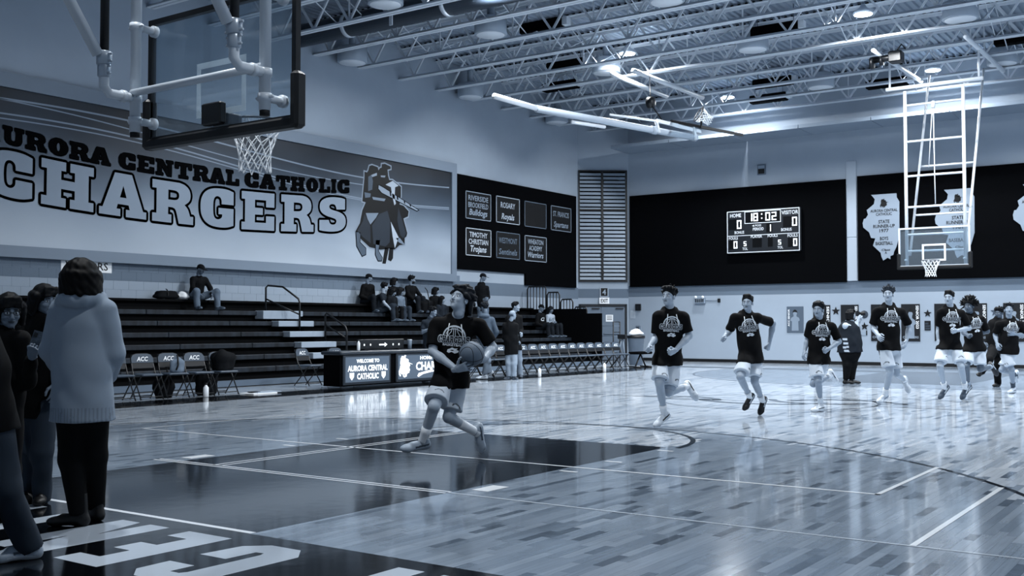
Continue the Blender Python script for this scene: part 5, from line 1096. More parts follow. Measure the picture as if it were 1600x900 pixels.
def print_on(shirt_me, name, geo, m, par, o, ux, uy, scale, front, lift=.004):
    """press flat lettering onto the cloth along the chest direction"""
    v, f = geo; bm = bmesh.new(); vs = [bm.verts.new((float(a), float(b), 0)) for a, b in v[:, :2]]
    for q in f:
        try: bm.faces.new([vs[i] for i in q])
        except ValueError: pass
    bmesh.ops.triangulate(bm, faces=bm.faces[:])
    long = [e for e in bm.edges if e.calc_length() * scale > .03]
    if long: bmesh.ops.subdivide_edges(bm, edges=long, cuts=1); bmesh.ops.triangulate(bm, faces=[q for q in bm.faces if len(q.verts) > 4])
    vv = [x.co.copy() for x in shirt_me.vertices]; tree = print_on.cache.get(shirt_me.name)
    if tree is None: tree = BVHTree.FromPolygons(vv, [tuple(p.vertices) for p in shirt_me.polygons]); print_on.cache[shirt_me.name] = tree
    dead = []
    for x in bm.verts:
        p = V3(*o) + ux * x.co.x * scale + uy * x.co.y * scale + front * .5
        h = tree.ray_cast(Vector(p), Vector(-front), 1.0)
        if h[0] is None: dead.append(x)
        else: x.co = h[0] + Vector(front) * lift
    if dead: bmesh.ops.delete(bm, geom=dead, context='VERTS')
    me = bpy.data.meshes.new(name); bm.to_mesh(me); bm.free(); return link(name, me, m, par)
print_on.cache = {}
mat('shirt_print', .80, .7); mat('shirt_print_dim', .45, .7)
_ARC = None
def ball_print():
    q = MB(); n = 20
    def strip(pts, w):
        P = [V3(*p, 0) for p in pts]; vs = []
        for i, p in enumerate(P):
            t = nrm(P[min(i + 1, len(P) - 1)] - P[max(i - 1, 0)]); s = V3(-t[1], t[0], 0) * w / 2; vs += [p - s, p + s]
        q.add(vs, [(2 * i, 2 * i + 2, 2 * i + 3, 2 * i + 1) for i in range(len(P) - 1)])
    strip([(.34 * math.cos(a), .34 * math.sin(a)) for a in np.linspace(.05, math.pi - .05, n)], .045); strip([(.26 * math.cos(a), .05 + .2 * math.sin(a)) for a in np.linspace(.1, math.pi - .1, n)], .02)
    strip([(0.03, .0), (0.03, .33)], .02); strip([(-.03, .0), (-.03, .33)], .02); strip([(-.2, .02), (-.1, .16), (-.08, .32)], .02); strip([(.2, .02), (.1, .16), (.08, .32)], .02)
    return np.array(q.v), q.f
PRINTS = None
def build_person(D):
    global PRINTS
    S_ = D['S']; s = S_ / 1.8; fat = D.get('fat', 1.0); J = {k: V3(*v) for k, v in zip(JOINT_ORDER, D['joints'])}; low = D.get('low', 0)
    far = math.dist(D['root'][:2], CAM[:2]); h = .009 if far < 9 else (.011 if far < 14 else (.013 if far < 20 else .017))
    # anatomical sides: J has l/r as seen by the viewer; right arm is the one on the person's right
    front0 = V3(*D['face']); pel, nk = J['pel'], J['neck']; up = nrm(nk - pel)
    ax = nrm(J['shr'] - J['shl']); fr = nrm(np.cross(up, ax)); flip = fr @ front0 < 0   # viewer-left shoulder is the right one when facing us
    if flip: fr = -fr
    rgt = nrm(np.cross(fr, up)); dp = D.get('deep', .70); fl = (fr, dp)
    wst, cst = pel + up * np.linalg.norm(nk - pel) * .36, pel + up * np.linalg.norm(nk - pel) * .74
    allp = np.array(list(J.values())); lo, hi = allp.min(0) - .22 * max(1, fat), allp.max(0) + .22 * max(1, fat)
    F = Field(lo, hi, h)
    # torso and limbs, one continuous surface
    F.cone(pel, wst, .150 * s * fat, .128 * s * fat, .04, flat=fl); F.cone(wst, cst, .130 * s * fat, .148 * s * fat, .05, flat=fl); F.cone(J['shl'] * .85 + J['shr'] * .15, J['shr'] * .85 + J['shl'] * .15, .06 * s, .06 * s, .05)
    F.cone(nk - up * .06, nk + up * .01, .09 * s, .06 * s, .05, flat=(fr, .75)); hd = J['head']
    face = front0; hup = nrm(V3(0, 0, 1) - face * face[2]); hr = nrm(np.cross(face, hup)); HM = np.stack([hr, face, hup], 1)
    hs = s * .97 * (1.0 if S_ > 1.55 else 1.12); F.cone(nk - up * .03, hd + HM @ (V3(0, -.03, -.1) * hs), .058 * s, .054 * s, .02)
    cut = {}
    for sd in 'lr':
        sh, el, wr, hp, kn, an = (J[a + sd] for a in ('sh', 'el', 'wr', 'hp', 'kn', 'an')); fa = 1 + (fat - 1) * .7
        F.cone(sh, el, .053 * s * fa, .041 * s * fa, .03); F.cone(el, el + (wr - el) * .35, .041 * s * fa, .042 * s * fa, .02); F.cone(el + (wr - el) * .3, wr, .042 * s * fa, .027 * s, .02)
        F.cone(hp, kn, .086 * s * fa, .056 * s * fa, .04); bk = nrm((an - kn)); back = -(fr - bk * (fr @ bk))
        F.cone(kn, an, .050 * s * fa, .035 * s, .02); F.cone(kn + (an - kn) * .18 + back * .014 * s, kn + (an - kn) * .5 + back * .016 * s, .047 * s * fa, .040 * s * fa, .03)
    P, Fq = F.mesh(); parts = [(P, Fq, np.ones(len(P)))]
    if not low or True:
        parts.append((hd + (HEAD[0] * hs) @ HM.T, HEAD[1], HEAD[2]))
    for k, sd in enumerate('lr'):
        el, wr = J['el' + sd], J['wr' + sd]; fd = nrm(wr - el); right = (J['sh' + sd] - nk) @ rgt > 0
        hp_, hf = HANDS[D['hands'][k]]; hd_dir = D.get(('finger_a', 'finger_b')[k]); xd = nrm(hd_dir) if hd_dir is not None else fd
        thumb = D.get('thumb' + sd); tv = nrm(thumb) if thumb is not None else nrm(up * .7 + fr * .5 - rgt * (.3 if right else -.3))
        y = nrm(tv - xd * (tv @ xd)); z = np.cross(xd, y); inw = (-rgt if right else rgt)
        M = np.stack([xd, y, z], 1); Q = hp_ * s * 1.02
        if (z @ (-inw)) < 0: M = np.stack([xd, y, -z], 1); hf = hf[:, ::-1]
        parts.append((wr + Q @ M.T, hf, np.ones(len(Q))))
    P, Fq, c = merge(parts); sk = D['skin']; col = TN(sk)[None, :] * np.minimum(c, 1.0)[:, None]; col[c > 1.05] = TN(.85)
    if D.get('beard'):
        L = (P - hd) @ HM / hs; m = (L[:, 1] > .01) & (L[:, 2] < -.045) & (L[:, 2] > -.13) & (np.abs(L[:, 0]) < .07); col[m] = TN(.06)
    me = np_mesh('person', P, Fq, col); o = link('person', me, 'skin', loc=D['root']); tag(o, D['label'], 'person', D.get('group'))
    def child(name, F, g, m='cloth', paint=None):
        P, Fq = F.mesh()
        if len(P) == 0: return None, None, None
        col = np.tile(TN(g), (len(P), 1))
        if paint is not None: paint(P, col)
        me = np_mesh(name, P, Fq, col); return link(name, me, m, o), me, P
    # ---- top
    top = D['top']; tc = D['tc']; long = top in ('jacket', 'hoodie', 'sweater'); b = fat
    hw = {'sweater': .20, 'tee': .182, 'jacket': .185}.get(top, .175) * s * b
    drop = {'tee': .06, 'polo': .08, 'jacket': .10, 'hoodie': .08, 'sweater': .13, 'vest': .02}[top] * s
    hem = pel - up * drop; hn = -nrm(up * .4 + V3(0, 0, .6)) if top == 'tee' else -up; F = Field(np.minimum(allp.min(0), hem) - .25 * b, allp.max(0) + .25 * b, h if long else max(.009, h * .9))
    e = .012 if top != 'jacket' else .022
    F.cone(hem - up * .1, wst, hw, .152 * s * b + e, .03, cut0=(hem, hn), flat=(fr, dp * 1.08)); F.cone(wst, cst, .152 * s * b + e, .158 * s * (1 + (b - 1) * .8) + e, .05, cut0=(hem, hn), flat=(fr, dp * 1.03))
    F.cone(J['shl'] * .93 + J['shr'] * .07, J['shr'] * .93 + J['shl'] * .07, .066 * s + e * .6, .066 * s + e * .6, .05); F.cone(nk - up * .09, nk - up * .005, .115 * s, .074 * s + e * .5, .04, flat=(fr, .8))
    if top in ('tee', 'hoodie'):   # hood lying round the neck
        for i in range(9):
            a = math.pi * (.08 + .84 * i / 8) ; d0 = rgt * math.cos(a) - fr * math.sin(a); F.cone(nk + d0 * .075 * s + up * .02, nk + d0 * .095 * s - up * .03 * s - fr * .03 * math.sin(a), .028 * s, .042 * s, .015)
        for q in (-1, 1): F.cone(nk + rgt * q * .07 * s + up * .01, nk + fr * .085 * s - up * .07 * s + rgt * q * .02, .024 * s, .018 * s, .02)
    if top in ('sweater',):
        for i in range(12): a = 2 * math.pi * i / 12; d0 = rgt * math.cos(a) + fr * math.sin(a); d1 = rgt * math.cos(a + .55) + fr * math.sin(a + .55); F.cone(nk + d0 * .118 * s + up * .02, nk + d1 * .118 * s + up * .02, .05 * s, .05 * s, .015)
    if top in ('jacket', 'polo'): F.cone(nk - up * .03, nk + up * .03, .07 * s, .068 * s, .015, cut1=(nk + up * .025, up), flat=(fr, .9))
    if top == 'tee':
        for sd in 'lr': F.cone(J['hp' + sd], J['hp' + sd] + (J['kn' + sd] - J['hp' + sd]) * .3, .108 * s, .112 * s, .04, cut0=(hem, hn))
    for sd in 'lr':
        sh, el, wr = J['sh' + sd], J['el' + sd], J['wr' + sd]; fa = 1 + (fat - 1) * .6
        if long:
            r = {'jacket': .070, 'hoodie': .068, 'sweater': .078}[top] * s * fa; d = nrm(wr - el)
            F.cone(sh, el, r, r * .88, .03); F.cone(el, wr, r * .88, r * (.62 if top != 'sweater' else .75), .03, cut1=(wr - d * .01, d))
        elif top != 'vest':
            d = nrm(el - sh); end = sh + (el - sh) * (.80 if top == 'tee' else .7); F.cone(sh, end + d * .06, .062 * s * fa, .074 * s * fa, .03, cut1=(end, d))
    if top == 'vest':
        F.v += .002
    F.wrinkle(.0045 if top != 'sweater' else .003, 26 if far > 12 else 30, S_ * 5)
    def paint(P, col):
        if top == 'vest':
            m = (np.abs((P - pel) @ fr * 0 + np.abs((P - pel) @ rgt) - .16 * b) < .013); st = (np.sin((P - pel) @ up * 70) > 0); col[m & st] = TN(.7)
        if top == 'sweater':
            t = (P - hem) @ up; band = t < .1 * s; a = np.arctan2((P - pel) @ fr, (P - pel) @ rgt); col[band & (np.sin(a * 45) > .3)] *= .72
        if top == 'jacket' and tc > .02: col[np.abs((P - cst) @ rgt) < .006] *= 2.2
    tops, tme, tP = child({'tee': 'hooded_tee', 'polo': 'polo_shirt', 'jacket': 'jacket', 'hoodie': 'hoodie', 'sweater': 'sweater', 'vest': 'jersey'}[top], F, tc, paint=paint)
    if top == 'tee':
        if PRINTS is None:
            PRINTS = [(ball_print(), .30, .0, 'shirt_print'), None]
        def txt(body, w, hh, fat_=.0):
            v, f = text_geo(body, 0, fat_); v = v.copy(); x0, x1 = v[:, 0].min(), v[:, 0].max(); v[:, 0] = (v[:, 0] - (x0 + x1) / 2) * w / (x1 - x0); v[:, 1] *= hh / .7; return v, f
        cc = cst + up * (-.015 * s); ux = -rgt if False else nrm(np.cross(up, fr)); ux = ux if True else ux
        print_on(tme, 'ball_print', ball_print(), 'shirt_print', tops, cc + up * .0, ux, up, .30 * s, fr)
        sx, sl = .0, []
        vs, fs, x = [], [], -.145
        V_, F_, VO, FO = [], [], [], []
        for ch in 'CHARGERS':
            for off, A, B in ((.009, VO, FO), (-.004, V_, F_)):
                v, f = fat_slab(ch, .34, .62, .05) if off > 0 else slab(ch, .34, .62); n0 = len(A); v = v * .1; v[:, 0] += x; A += list(map(tuple, v)); B += [tuple(n0 + i for i in q) for q in f]
            x += .0365
        print_on(tme, 'name_outline', (np.array(VO), FO), 'shirt_print', tops, cc - up * .055 * s, ux, up, s, fr, .005)
        print_on(tme, 'name_print', (np.array(V_), F_), mat('shirt_ink', .10, .7), tops, cc - up * .055 * s, ux, up, s, fr, .0075)
        print_on(tme, 'word_print', txt('BASKETBALL', .2, .022, .02), 'shirt_print', tops, cc - up * .085 * s, ux, up, s, fr)
        g = poly_geo([[(-.055, -.012), (-.035, -.02), (-.01, -.008), (.02, -.022), (.05, -.01), (.055, .006), (.03, .012), (.045, .026), (.015, .024), (-.01, .032), (-.03, .02), (-.05, .012)], [(-.03, .004), (-.012, .012), (.012, .008), (.0, .0)]])
        print_on(tme, 'emblem_print', g, 'shirt_print', tops, cc - up * .13 * s, ux, up, s, fr)
        tree = print_on.cache[tme.name]
        for q, sl_ in ((-1, .9), (1, .45)):
            pts = []
            for i in range(7):
                t = i / 6; p = nk + rgt * q * (.055 - .01 * t + sl_ * .05 * t) * s - up * (.045 + .15 * t) * s + fr * .5; hh = tree.ray_cast(Vector(p), Vector(-fr), 1.0)
                if hh[0] is not None: pts.append(V3(*hh[0]) + fr * .006)
            if len(pts) > 2: MB().tube(pts, .0055, 6).build('drawstring', 'net_white', tops)
    if D.get('num') or (top == 'hoodie' and tc > .6):
        v, f = text_geo('C2' if D.get('num') else 'ACC', .2, .03); v = v.copy(); v[:, 0] -= v[:, 0].mean(); print_on(tme, 'chest_print', (v, f), 'shirt_print' if tc < .5 else 'shirt_print_dim', tops, cst - up * .08, nrm(np.cross(up, fr)), up, .16, fr)
    # ---- bottom
    bot = D['bot']; bc = D['bc']; F = Field(allp.min(0) - .2 * b, allp.max(0) + .2 * b, max(.010, h * .95)); wz = pel + up * .10 * s
    tight = bot == 'leggings'; rb = (.155 if tight else .158) * s * b
    F.cone(pel - up * .01, wz + up * .05, rb, .15 * s * b, .04, cut1=(wz, up), flat=(fr, dp * 1.02))
    for sd in 'lr':
        hp, kn, an = J['hp' + sd], J['kn' + sd], J['an' + sd]; d = nrm(kn - hp); fa = 1 + (fat - 1) * .8
        if bot == 'shorts':
            end = hp + (kn - hp) * .80; F.cone(hp, end + d * .08, .088 * s, .116 * s, .03, cut1=(end, nrm(d * .8 + V3(0, 0, -.3))), cut0=(hem - hn * .025, -hn))
        else:
            r = (.097, .074, .058) if tight else (.100, .082, .068); ds = nrm(an - kn); end = an + ds * .03
            F.cone(hp, kn, r[0] * s * fa, r[1] * s * fa, .04); F.cone(kn, an + ds * .05, r[1] * s * fa, r[2] * s * (1 + (fa - 1) * .3), .03, cut1=(end, ds))
    F.wrinkle(.001 if tight else .0055, 24, S_ * 3)
    def paintb(P, col):
        if bot == 'shorts':
            for sd in 'lr':
                hp, kn = J['hp' + sd], J['kn' + sd]; q = P - hp; out = rgt if (J['sh' + sd] - nk) @ rgt > 0 else -rgt; t = q @ nrm(kn - hp); lat = q @ out; fo = q @ fr
                m = (lat > .06 * s) & (np.abs(fo + .0) < .034 * s) & (t > -.02); col[m] = TN(.05); col[m & (np.sin(t * 95) > .55) & (t > .12)] = TN(.8)
                col[(np.abs(np.hypot(lat - .01, (t - .30 * s)) - .04) < .006) & (fo > .03) & (t < .29 * s)] = TN(.12)
        elif bot == 'trousers' and bc > .15: 
            pass
    child({'shorts': 'shorts', 'trousers': 'trousers', 'leggings': 'leggings'}[bot], F, bc, paint=paintb)
    if D.get('tights'):
        F = Field(allp.min(0) - .2, allp.max(0) + .2, h)
        for sd in 'lr':
            hp, kn = J['hp' + sd], J['kn' + sd]; d = nrm(kn - hp); F.cone(hp + (kn - hp) * .6, kn, .077 * s, .062 * s, .0, cut1=(kn - d * .02, d), cut0=(hp + (kn - hp) * .6, -d))
        child('tights', F, D['tights'])
    # ---- feet
    so = SHOE[D.get('boots', 0)]
    for k, sd in enumerate('lr'):
        kn, an, toe = J['kn' + sd], J['an' + sd], J['toe' + sd]; shin = nrm(kn - an); x = toe - an; x = nrm(x)
        if bot in ('shorts',) or D.get('sock'):
            q = D['sockh'][k] * s; MB().tube([an - shin * .03, an, an + shin * q * .6, an + shin * q], [.044 * s, .042 * s, .046 * s, .05 * s], 14).build('sock', mat('sock_%d' % (D['sock'] * 100), D['sock'], .9), o)
        # sole plane: foot axis from heel below the ankle to the toe
        flat_toe = toe.copy(); dirn = nrm(toe - (an - shin * .085 * s)); M = frame_from(dirn, shin if abs(dirn @ shin) < .95 else fr); org = an - M[:, 2] * .085 * s
        if D['root'][2] < .01 and an[2] < .17 and toe[2] < .075: dirn = nrm(dirn * [1, 1, 0]); M = frame_from(dirn, V3(0, 0, 1)); org = V3(an[0], an[1], 0)
        zz = D['root'][2] + org[2] + min(0, (so[0] @ M.T)[:, 2].min() * s)
        Pn = org + (so[0] * s) @ M.T; zc = D['shoe']; cols = np.array([TN(zc[1]), TN(zc[0]), TN(zc[2])])[so[2]]
        mz = Pn[:, 2].min()
        if mz < 0: Pn[:, 2] -= mz
        so_ = link('boot' if D.get('boots') else 'shoe', np_mesh('shoe', Pn, so[1], cols), 'shoe_skin', o)
        if not D.get('boots') and far < 22:
            for i in range(4): c_ = org + M @ (V3(.03 + .025 * i, 0, .088 - .012 * i) * s); 
            MB().tube([org + M @ (V3(.025 + .02 * (i // 2), (.022 if i % 2 else -.022), .093 - .006 * i) * s) for i in range(7)], .004, 5).build('laces', mat('lace_%d' % (zc[2] * 100), zc[2], .8), so_)
    # ---- hair, headwear
    hk = D['hair']
    if hk not in HAIR: HAIR[hk] = hair_template(hk)
    P, Fq = HAIR[hk]; P2 = hd + (P * hs) @ HM.T; rs = np.random.default_rng(len(D['label'])); g = D['hc']
    col = np.tile(TN(g), (len(P2), 1)) * (1 + .5 * np.sin(P[:, 0] * 180 + 40 * P[:, 2])[:, None] * .6)
    link('cap' if hk == 'cap' else 'hair', np_mesh('hair', P2, Fq, np.clip(col, 0, 1)), 'cloth' if hk == 'cap' else 'hair_strands', o)
    return o, J, fr, rgt, up, HM, hs, s
BUILT = {}
# joints are listed as pelvis, neck, head, then shoulder, elbow, wrist, hip, knee, ankle, toe of each side
JOINT_ORDER = ['pel', 'neck', 'head'] + [a + b for b in 'lr' for a in ('sh', 'el', 'wr', 'hp', 'kn', 'an', 'toe')]
def build_all():
    for D in PEOPLE:
        BUILT[D['name']] = build_person(D) + (V3(*D['root']),)
PEOPLE = [
 dict(name='p1', S=1.86, root=[0.509, 3.474, 0.0], face=[-0.03, -0.918, 0.395], hands=('open', 'open'), hair='wavy', hc=0.1, skin=0.66, shoe=(0.62, 0.7, 0.25), sock=0.86, sockh=(0.13, 0.27), top='tee', tc=0.018, bot='shorts', bc=0.76, label='player in black hooded tee carrying a basketball on a striding run', finger_a=[0.95, 0.22, 0.23], finger_b=[-0.14, -0.99, -0.05], joints=[[0.0, 0.0, 0.784], [0.056, 0.013, 1.387], [0.107, 0.007, 1.573], [-0.114, -0.103, 1.325], [-0.064, -0.203, 1.067], [0.231, -0.21, 0.908], [-0.018, -0.092, 0.787], [0.13, -0.419, 0.561], [-0.015, -0.402, 0.242], [-0.115, -0.533, 0.152], [0.243, 0.146, 1.319], [0.341, 0.224, 1.107], [0.403, 0.004, 1.002], [0.019, 0.093, 0.781], [0.031, -0.073, 0.437], [0.051, 0.333, 0.264], [0.057, 0.431, 0.084]]),
 dict(name='p2', S=1.86, root=[0.691, 7.781, 0.0], face=[0.009, -0.999, 0.053], hands=('fist', 'fist'), hair='short', hc=0.06, skin=0.63, shoe=(0.78, 0.78, 0.05), sock=0.85, sockh=(0.12, 0.12), tights=0.62, top='tee', tc=0.018, bot='shorts', bc=0.76, label='runner in black hooded tee just behind the ball carrier, pale tights under shorts', finger_a=[0.1, -0.89, -0.44], finger_b=[-0.26, -0.93, -0.27], joints=[[0.0, 0.0, 0.875], [0.037, -0.002, 1.518], [0.046, -0.056, 1.7], [-0.081, -0.133, 1.443], [-0.113, -0.092, 1.17], [-0.097, -0.32, 1.058], [-0.052, -0.088, 0.881], [0.031, -0.291, 0.579], [0.004, -0.116, 0.193], [-0.048, -0.212, 0.041], [0.185, 0.105, 1.427], [0.234, 0.15, 1.186], [0.184, -0.158, 1.001], [0.053, 0.088, 0.87], [0.052, -0.082, 0.463], [0.086, 0.375, 0.517], [0.194, 0.457, 0.365]]),
 dict(name='p3', S=1.8, root=[0.897, 10.064, 0.0], face=[0.191, -0.981, 0.018], hands=('fist', 'fist'), hair='neat', hc=0.05, skin=0.59, shoe=(0.08, 0.12, 0.7), sock=0.85, sockh=(0.1, 0.1), top='tee', tc=0.018, bot='shorts', bc=0.76, label='slim runner in black hooded tee with dark shoes, both feet off the floor', joints=[[0.0, 0.0, 0.842], [-0.052, -0.065, 1.506], [-0.006, -0.1, 1.655], [-0.181, -0.183, 1.431], [-0.314, -0.042, 1.234], [-0.286, -0.314, 1.152], [-0.046, -0.092, 0.844], [0.019, -0.442, 0.589], [0.006, -0.087, 0.296], [-0.051, -0.118, 0.101], [0.1, 0.044, 1.432], [0.198, 0.371, 1.357], [0.145, 0.348, 1.054], [0.046, 0.093, 0.841], [0.08, -0.07, 0.511], [0.075, 0.231, 0.225], [0.047, 0.221, 0.018]]),
 dict(name='p4', S=1.74, root=[1.439, 11.431, 0.0], face=[0.008, -1.0, 0.022], hands=('relaxed', 'fist'), hair='curly', hc=0.07, skin=0.56, shoe=(0.82, 0.85, 0.3), sock=0.82, sockh=(0.1, 0.1), top='tee', tc=0.018, bot='shorts', bc=0.76, label='short curly-haired runner in black hooded tee before the camera woman', joints=[[0.0, 0.0, 0.793], [0.025, -0.01, 1.418], [0.028, -0.072, 1.565], [-0.085, -0.128, 1.339], [-0.162, -0.031, 1.112], [-0.17, -0.156, 0.926], [-0.043, -0.094, 0.799], [0.073, -0.24, 0.476], [0.019, -0.002, 0.16], [-0.057, -0.104, 0.026], [0.184, 0.106, 1.3], [0.254, 0.189, 1.073], [0.186, -0.121, 0.96], [0.043, 0.094, 0.786], [-0.071, -0.053, 0.424], [0.049, 0.373, 0.539], [0.102, 0.546, 0.433]]),
 dict(name='p5', S=1.9, root=[1.915, 13.532, 0.0], face=[0.17, -0.981, 0.095], hands=('relaxed', 'relaxed'), hair='spiky', hc=0.16, skin=0.65, shoe=(0.8, 0.8, 0.5), sock=0.86, sockh=(0.1, 0.1), top='tee', tc=0.018, bot='shorts', bc=0.76, label='tall spiky-haired runner in black hooded tee and white shoes', joints=[[0.0, 0.0, 0.976], [0.018, -0.017, 1.663], [0.026, -0.075, 1.844], [-0.16, -0.137, 1.555], [-0.237, -0.062, 1.298], [-0.084, -0.311, 1.16], [-0.05, -0.105, 0.977], [0.058, -0.137, 0.554], [-0.069, 0.005, 0.171], [-0.138, -0.13, 0.037], [0.192, 0.109, 1.545], [0.268, 0.286, 1.309], [0.243, 0.169, 1.062], [0.05, 0.105, 0.975], [0.085, 0.149, 0.512], [0.079, 0.648, 0.384], [0.138, 0.698, 0.186]]),
 dict(name='p6', S=1.86, root=[2.533, 15.074, 0.0], face=[-0.065, -0.998, 0.003], hands=('relaxed', 'fist'), hair='neat', hc=0.05, skin=0.65, shoe=(0.3, 0.1, 0.8), sock=0.85, sockh=(0.1, 0.1), top='tee', tc=0.018, bot='shorts', bc=0.76, label='smiling runner with neat dark hair in black hooded tee', joints=[[0.0, 0.0, 0.97], [0.033, -0.007, 1.658], [0.029, -0.078, 1.814], [-0.118, -0.107, 1.545], [-0.164, -0.018, 1.263], [-0.159, -0.098, 1.06], [-0.083, -0.058, 0.97], [-0.078, -0.339, 0.607], [-0.065, -0.089, 0.24], [-0.143, -0.134, 0.027], [0.197, 0.113, 1.534], [0.293, 0.191, 1.274], [0.162, -0.191, 1.23], [0.083, 0.058, 0.97], [0.219, -0.107, 0.606], [0.22, 0.166, 0.238], [0.169, 0.14, 0.024]]),
 dict(name='p7', S=1.85, root=[2.686, 16.417, 0.0], face=[-0.139, -0.987, -0.078], hands=('fist', 'fist'), hair='afro', hc=0.04, skin=0.36, shoe=(0.12, 0.1, 0.7), sock=0.6, sockh=(0.1, 0.1), top='tee', tc=0.018, bot='shorts', bc=0.76, label='runner with big curly hair in black hooded tee behind the smiling runner', joints=[[0.0, 0.0, 0.909], [-0.046, -0.059, 1.534], [-0.061, -0.138, 1.687], [-0.124, -0.227, 1.438], [-0.161, -0.121, 1.189], [-0.045, -0.361, 1.144], [-0.075, -0.068, 0.916], [-0.084, -0.317, 0.567], [-0.105, -0.08, 0.204], [-0.166, -0.174, 0.041], [0.118, 0.06, 1.427], [0.188, 0.195, 1.212], [-0.047, 0.033, 1.164], [0.075, 0.068, 0.903], [0.099, -0.029, 0.515], [0.178, 0.492, 0.548], [0.264, 0.62, 0.4]]),
 dict(name='p8', S=1.78, root=[3.028, 17.788, 0.0], face=[0.279, -0.934, 0.222], hands=('relaxed', 'open'), hair='short', hc=0.08, skin=0.54, shoe=(0.75, 0.8, 0.3), sock=0.3, sockh=(0.1, 0.1), top='tee', tc=0.018, bot='shorts', bc=0.76, label='last runner in black hooded tee at the picture edge, head tilted back', joints=[[0.0, 0.0, 0.834], [0.043, 0.003, 1.457], [0.021, -0.052, 1.63], [-0.153, -0.129, 1.344], [-0.23, -0.038, 1.144], [-0.176, -0.161, 0.971], [-0.082, -0.057, 0.834], [0.064, -0.076, 0.465], [0.04, 0.173, 0.132], [-0.006, 0.03, 0.013], [0.205, 0.121, 1.344], [0.244, 0.209, 1.132], [0.113, -0.098, 1.159], [0.082, 0.057, 0.834], [-0.12, -0.067, 0.461], [0.036, 0.421, 0.359], [0.049, 0.538, 0.191]]),
 dict(name='black', S=1.8, root=[2.398, 20.046, 0.0], face=[-0.251, -0.959, -0.131], hands=('relaxed', 'relaxed'), hair='short', hc=0.04, skin=0.32, shoe=(0.06, 0.06, 0.06), top='jacket', tc=0.03, bot='trousers', bc=0.03, label='person in all black walking behind the last runners', joints=[[0.0, 0.0, 0.823], [0.024, -0.011, 1.458], [0.061, 0.009, 1.595], [-0.083, 0.012, 1.375], [-0.162, 0.073, 1.167], [-0.189, -0.008, 0.946], [-0.044, -0.108, 0.825], [-0.044, -0.535, 0.603], [-0.196, -0.482, 0.354], [-0.259, -0.62, 0.262], [0.136, -0.005, 1.361], [0.18, 0.086, 1.141], [0.171, -0.024, 0.922], [0.044, 0.108, 0.822], [0.024, -0.024, 0.453], [-0.009, 0.126, 0.088], [-0.059, -0.025, -0.003]]),
 dict(name='camera_woman', S=1.68, root=[-0.561, 19.428, 0.0], face=[0.848, 0.524, 0.082], hands=('fist', 'fist'), hair='bob', hc=0.05, skin=0.68, shoe=(0.05, 0.05, 0.06), sock=0.75, sockh=(0.12, 0.12), top='vest', tc=0.12, bot='leggings', bc=0.03, fat=1.6, deep=1.05, label='woman in dark sleeveless jersey holding a camera up to her face', joints=[[0.0, 0.0, 0.74], [-0.011, -0.035, 1.378], [0.041, -0.008, 1.581], [-0.024, -0.225, 1.32], [0.135, -0.046, 1.248], [0.193, 0.01, 1.479], [-0.069, -0.057, 0.74], [-0.043, -0.058, 0.436], [-0.081, -0.042, 0.131], [0.024, 0.036, 0.03], [0.0, 0.163, 1.334], [0.104, 0.294, 1.217], [0.163, 0.299, 1.451], [0.069, 0.057, 0.739], [0.031, 0.076, 0.434], [0.013, 0.077, 0.129], [0.094, 0.138, 0.042]]),
 dict(name='sweater', S=1.7, root=[0.579, -0.529, 0.0], face=[-0.909, 0.417, -0.02], hands=('relaxed', 'relaxed'), hair='mane', hc=0.015, skin=0.54, shoe=(0.035, 0.03, 0.03), boots=1, top='sweater', tc=0.6, bot='leggings', bc=0.025, fat=1.18, label='woman seen from behind in a pale knit sweater with long dark hair', joints=[[0.0, 0.0, 0.817], [0.01, -0.022, 1.475], [0.003, -0.033, 1.626], [-0.102, -0.097, 1.416], [-0.215, -0.096, 1.153], [-0.316, 0.062, 0.988], [-0.059, -0.041, 0.817], [-0.067, -0.03, 0.438], [-0.039, 0.004, 0.11], [-0.179, -0.089, -0.008], [0.133, 0.067, 1.416], [0.146, 0.129, 1.137], [-0.063, 0.226, 0.966], [0.059, 0.041, 0.817], [0.002, 0.094, 0.456], [-0.126, 0.193, 0.117], [-0.255, 0.222, 0.031]]),
 dict(name='phone_woman', S=1.66, root=[-0.56, -0.169, 0.0], face=[0.983, 0.026, -0.184], hands=('fist', 'relaxed'), hair='bob', hc=0.06, skin=0.52, shoe=(0.03, 0.03, 0.03), top='jacket', tc=0.03, bot='trousers', bc=0.22, label='smiling dark-haired woman in black with a phone raised beside her', joints=[[0.0, 0.0, 0.73], [0.033, -0.005, 1.376], [0.067, 0.013, 1.515], [-0.12, -0.046, 1.314], [-0.088, -0.05, 1.05], [0.176, -0.166, 1.082], [-0.079, -0.019, 0.728], [-0.023, -0.036, 0.385], [-0.102, 0.006, 0.064], [-0.018, -0.072, -0.013], [0.182, 0.028, 1.324], [0.161, 0.076, 1.075], [0.215, 0.025, 0.889], [0.079, 0.019, 0.733], [0.113, -0.016, 0.392], [0.05, 0.027, 0.051], [0.134, -0.052, -0.024]]),
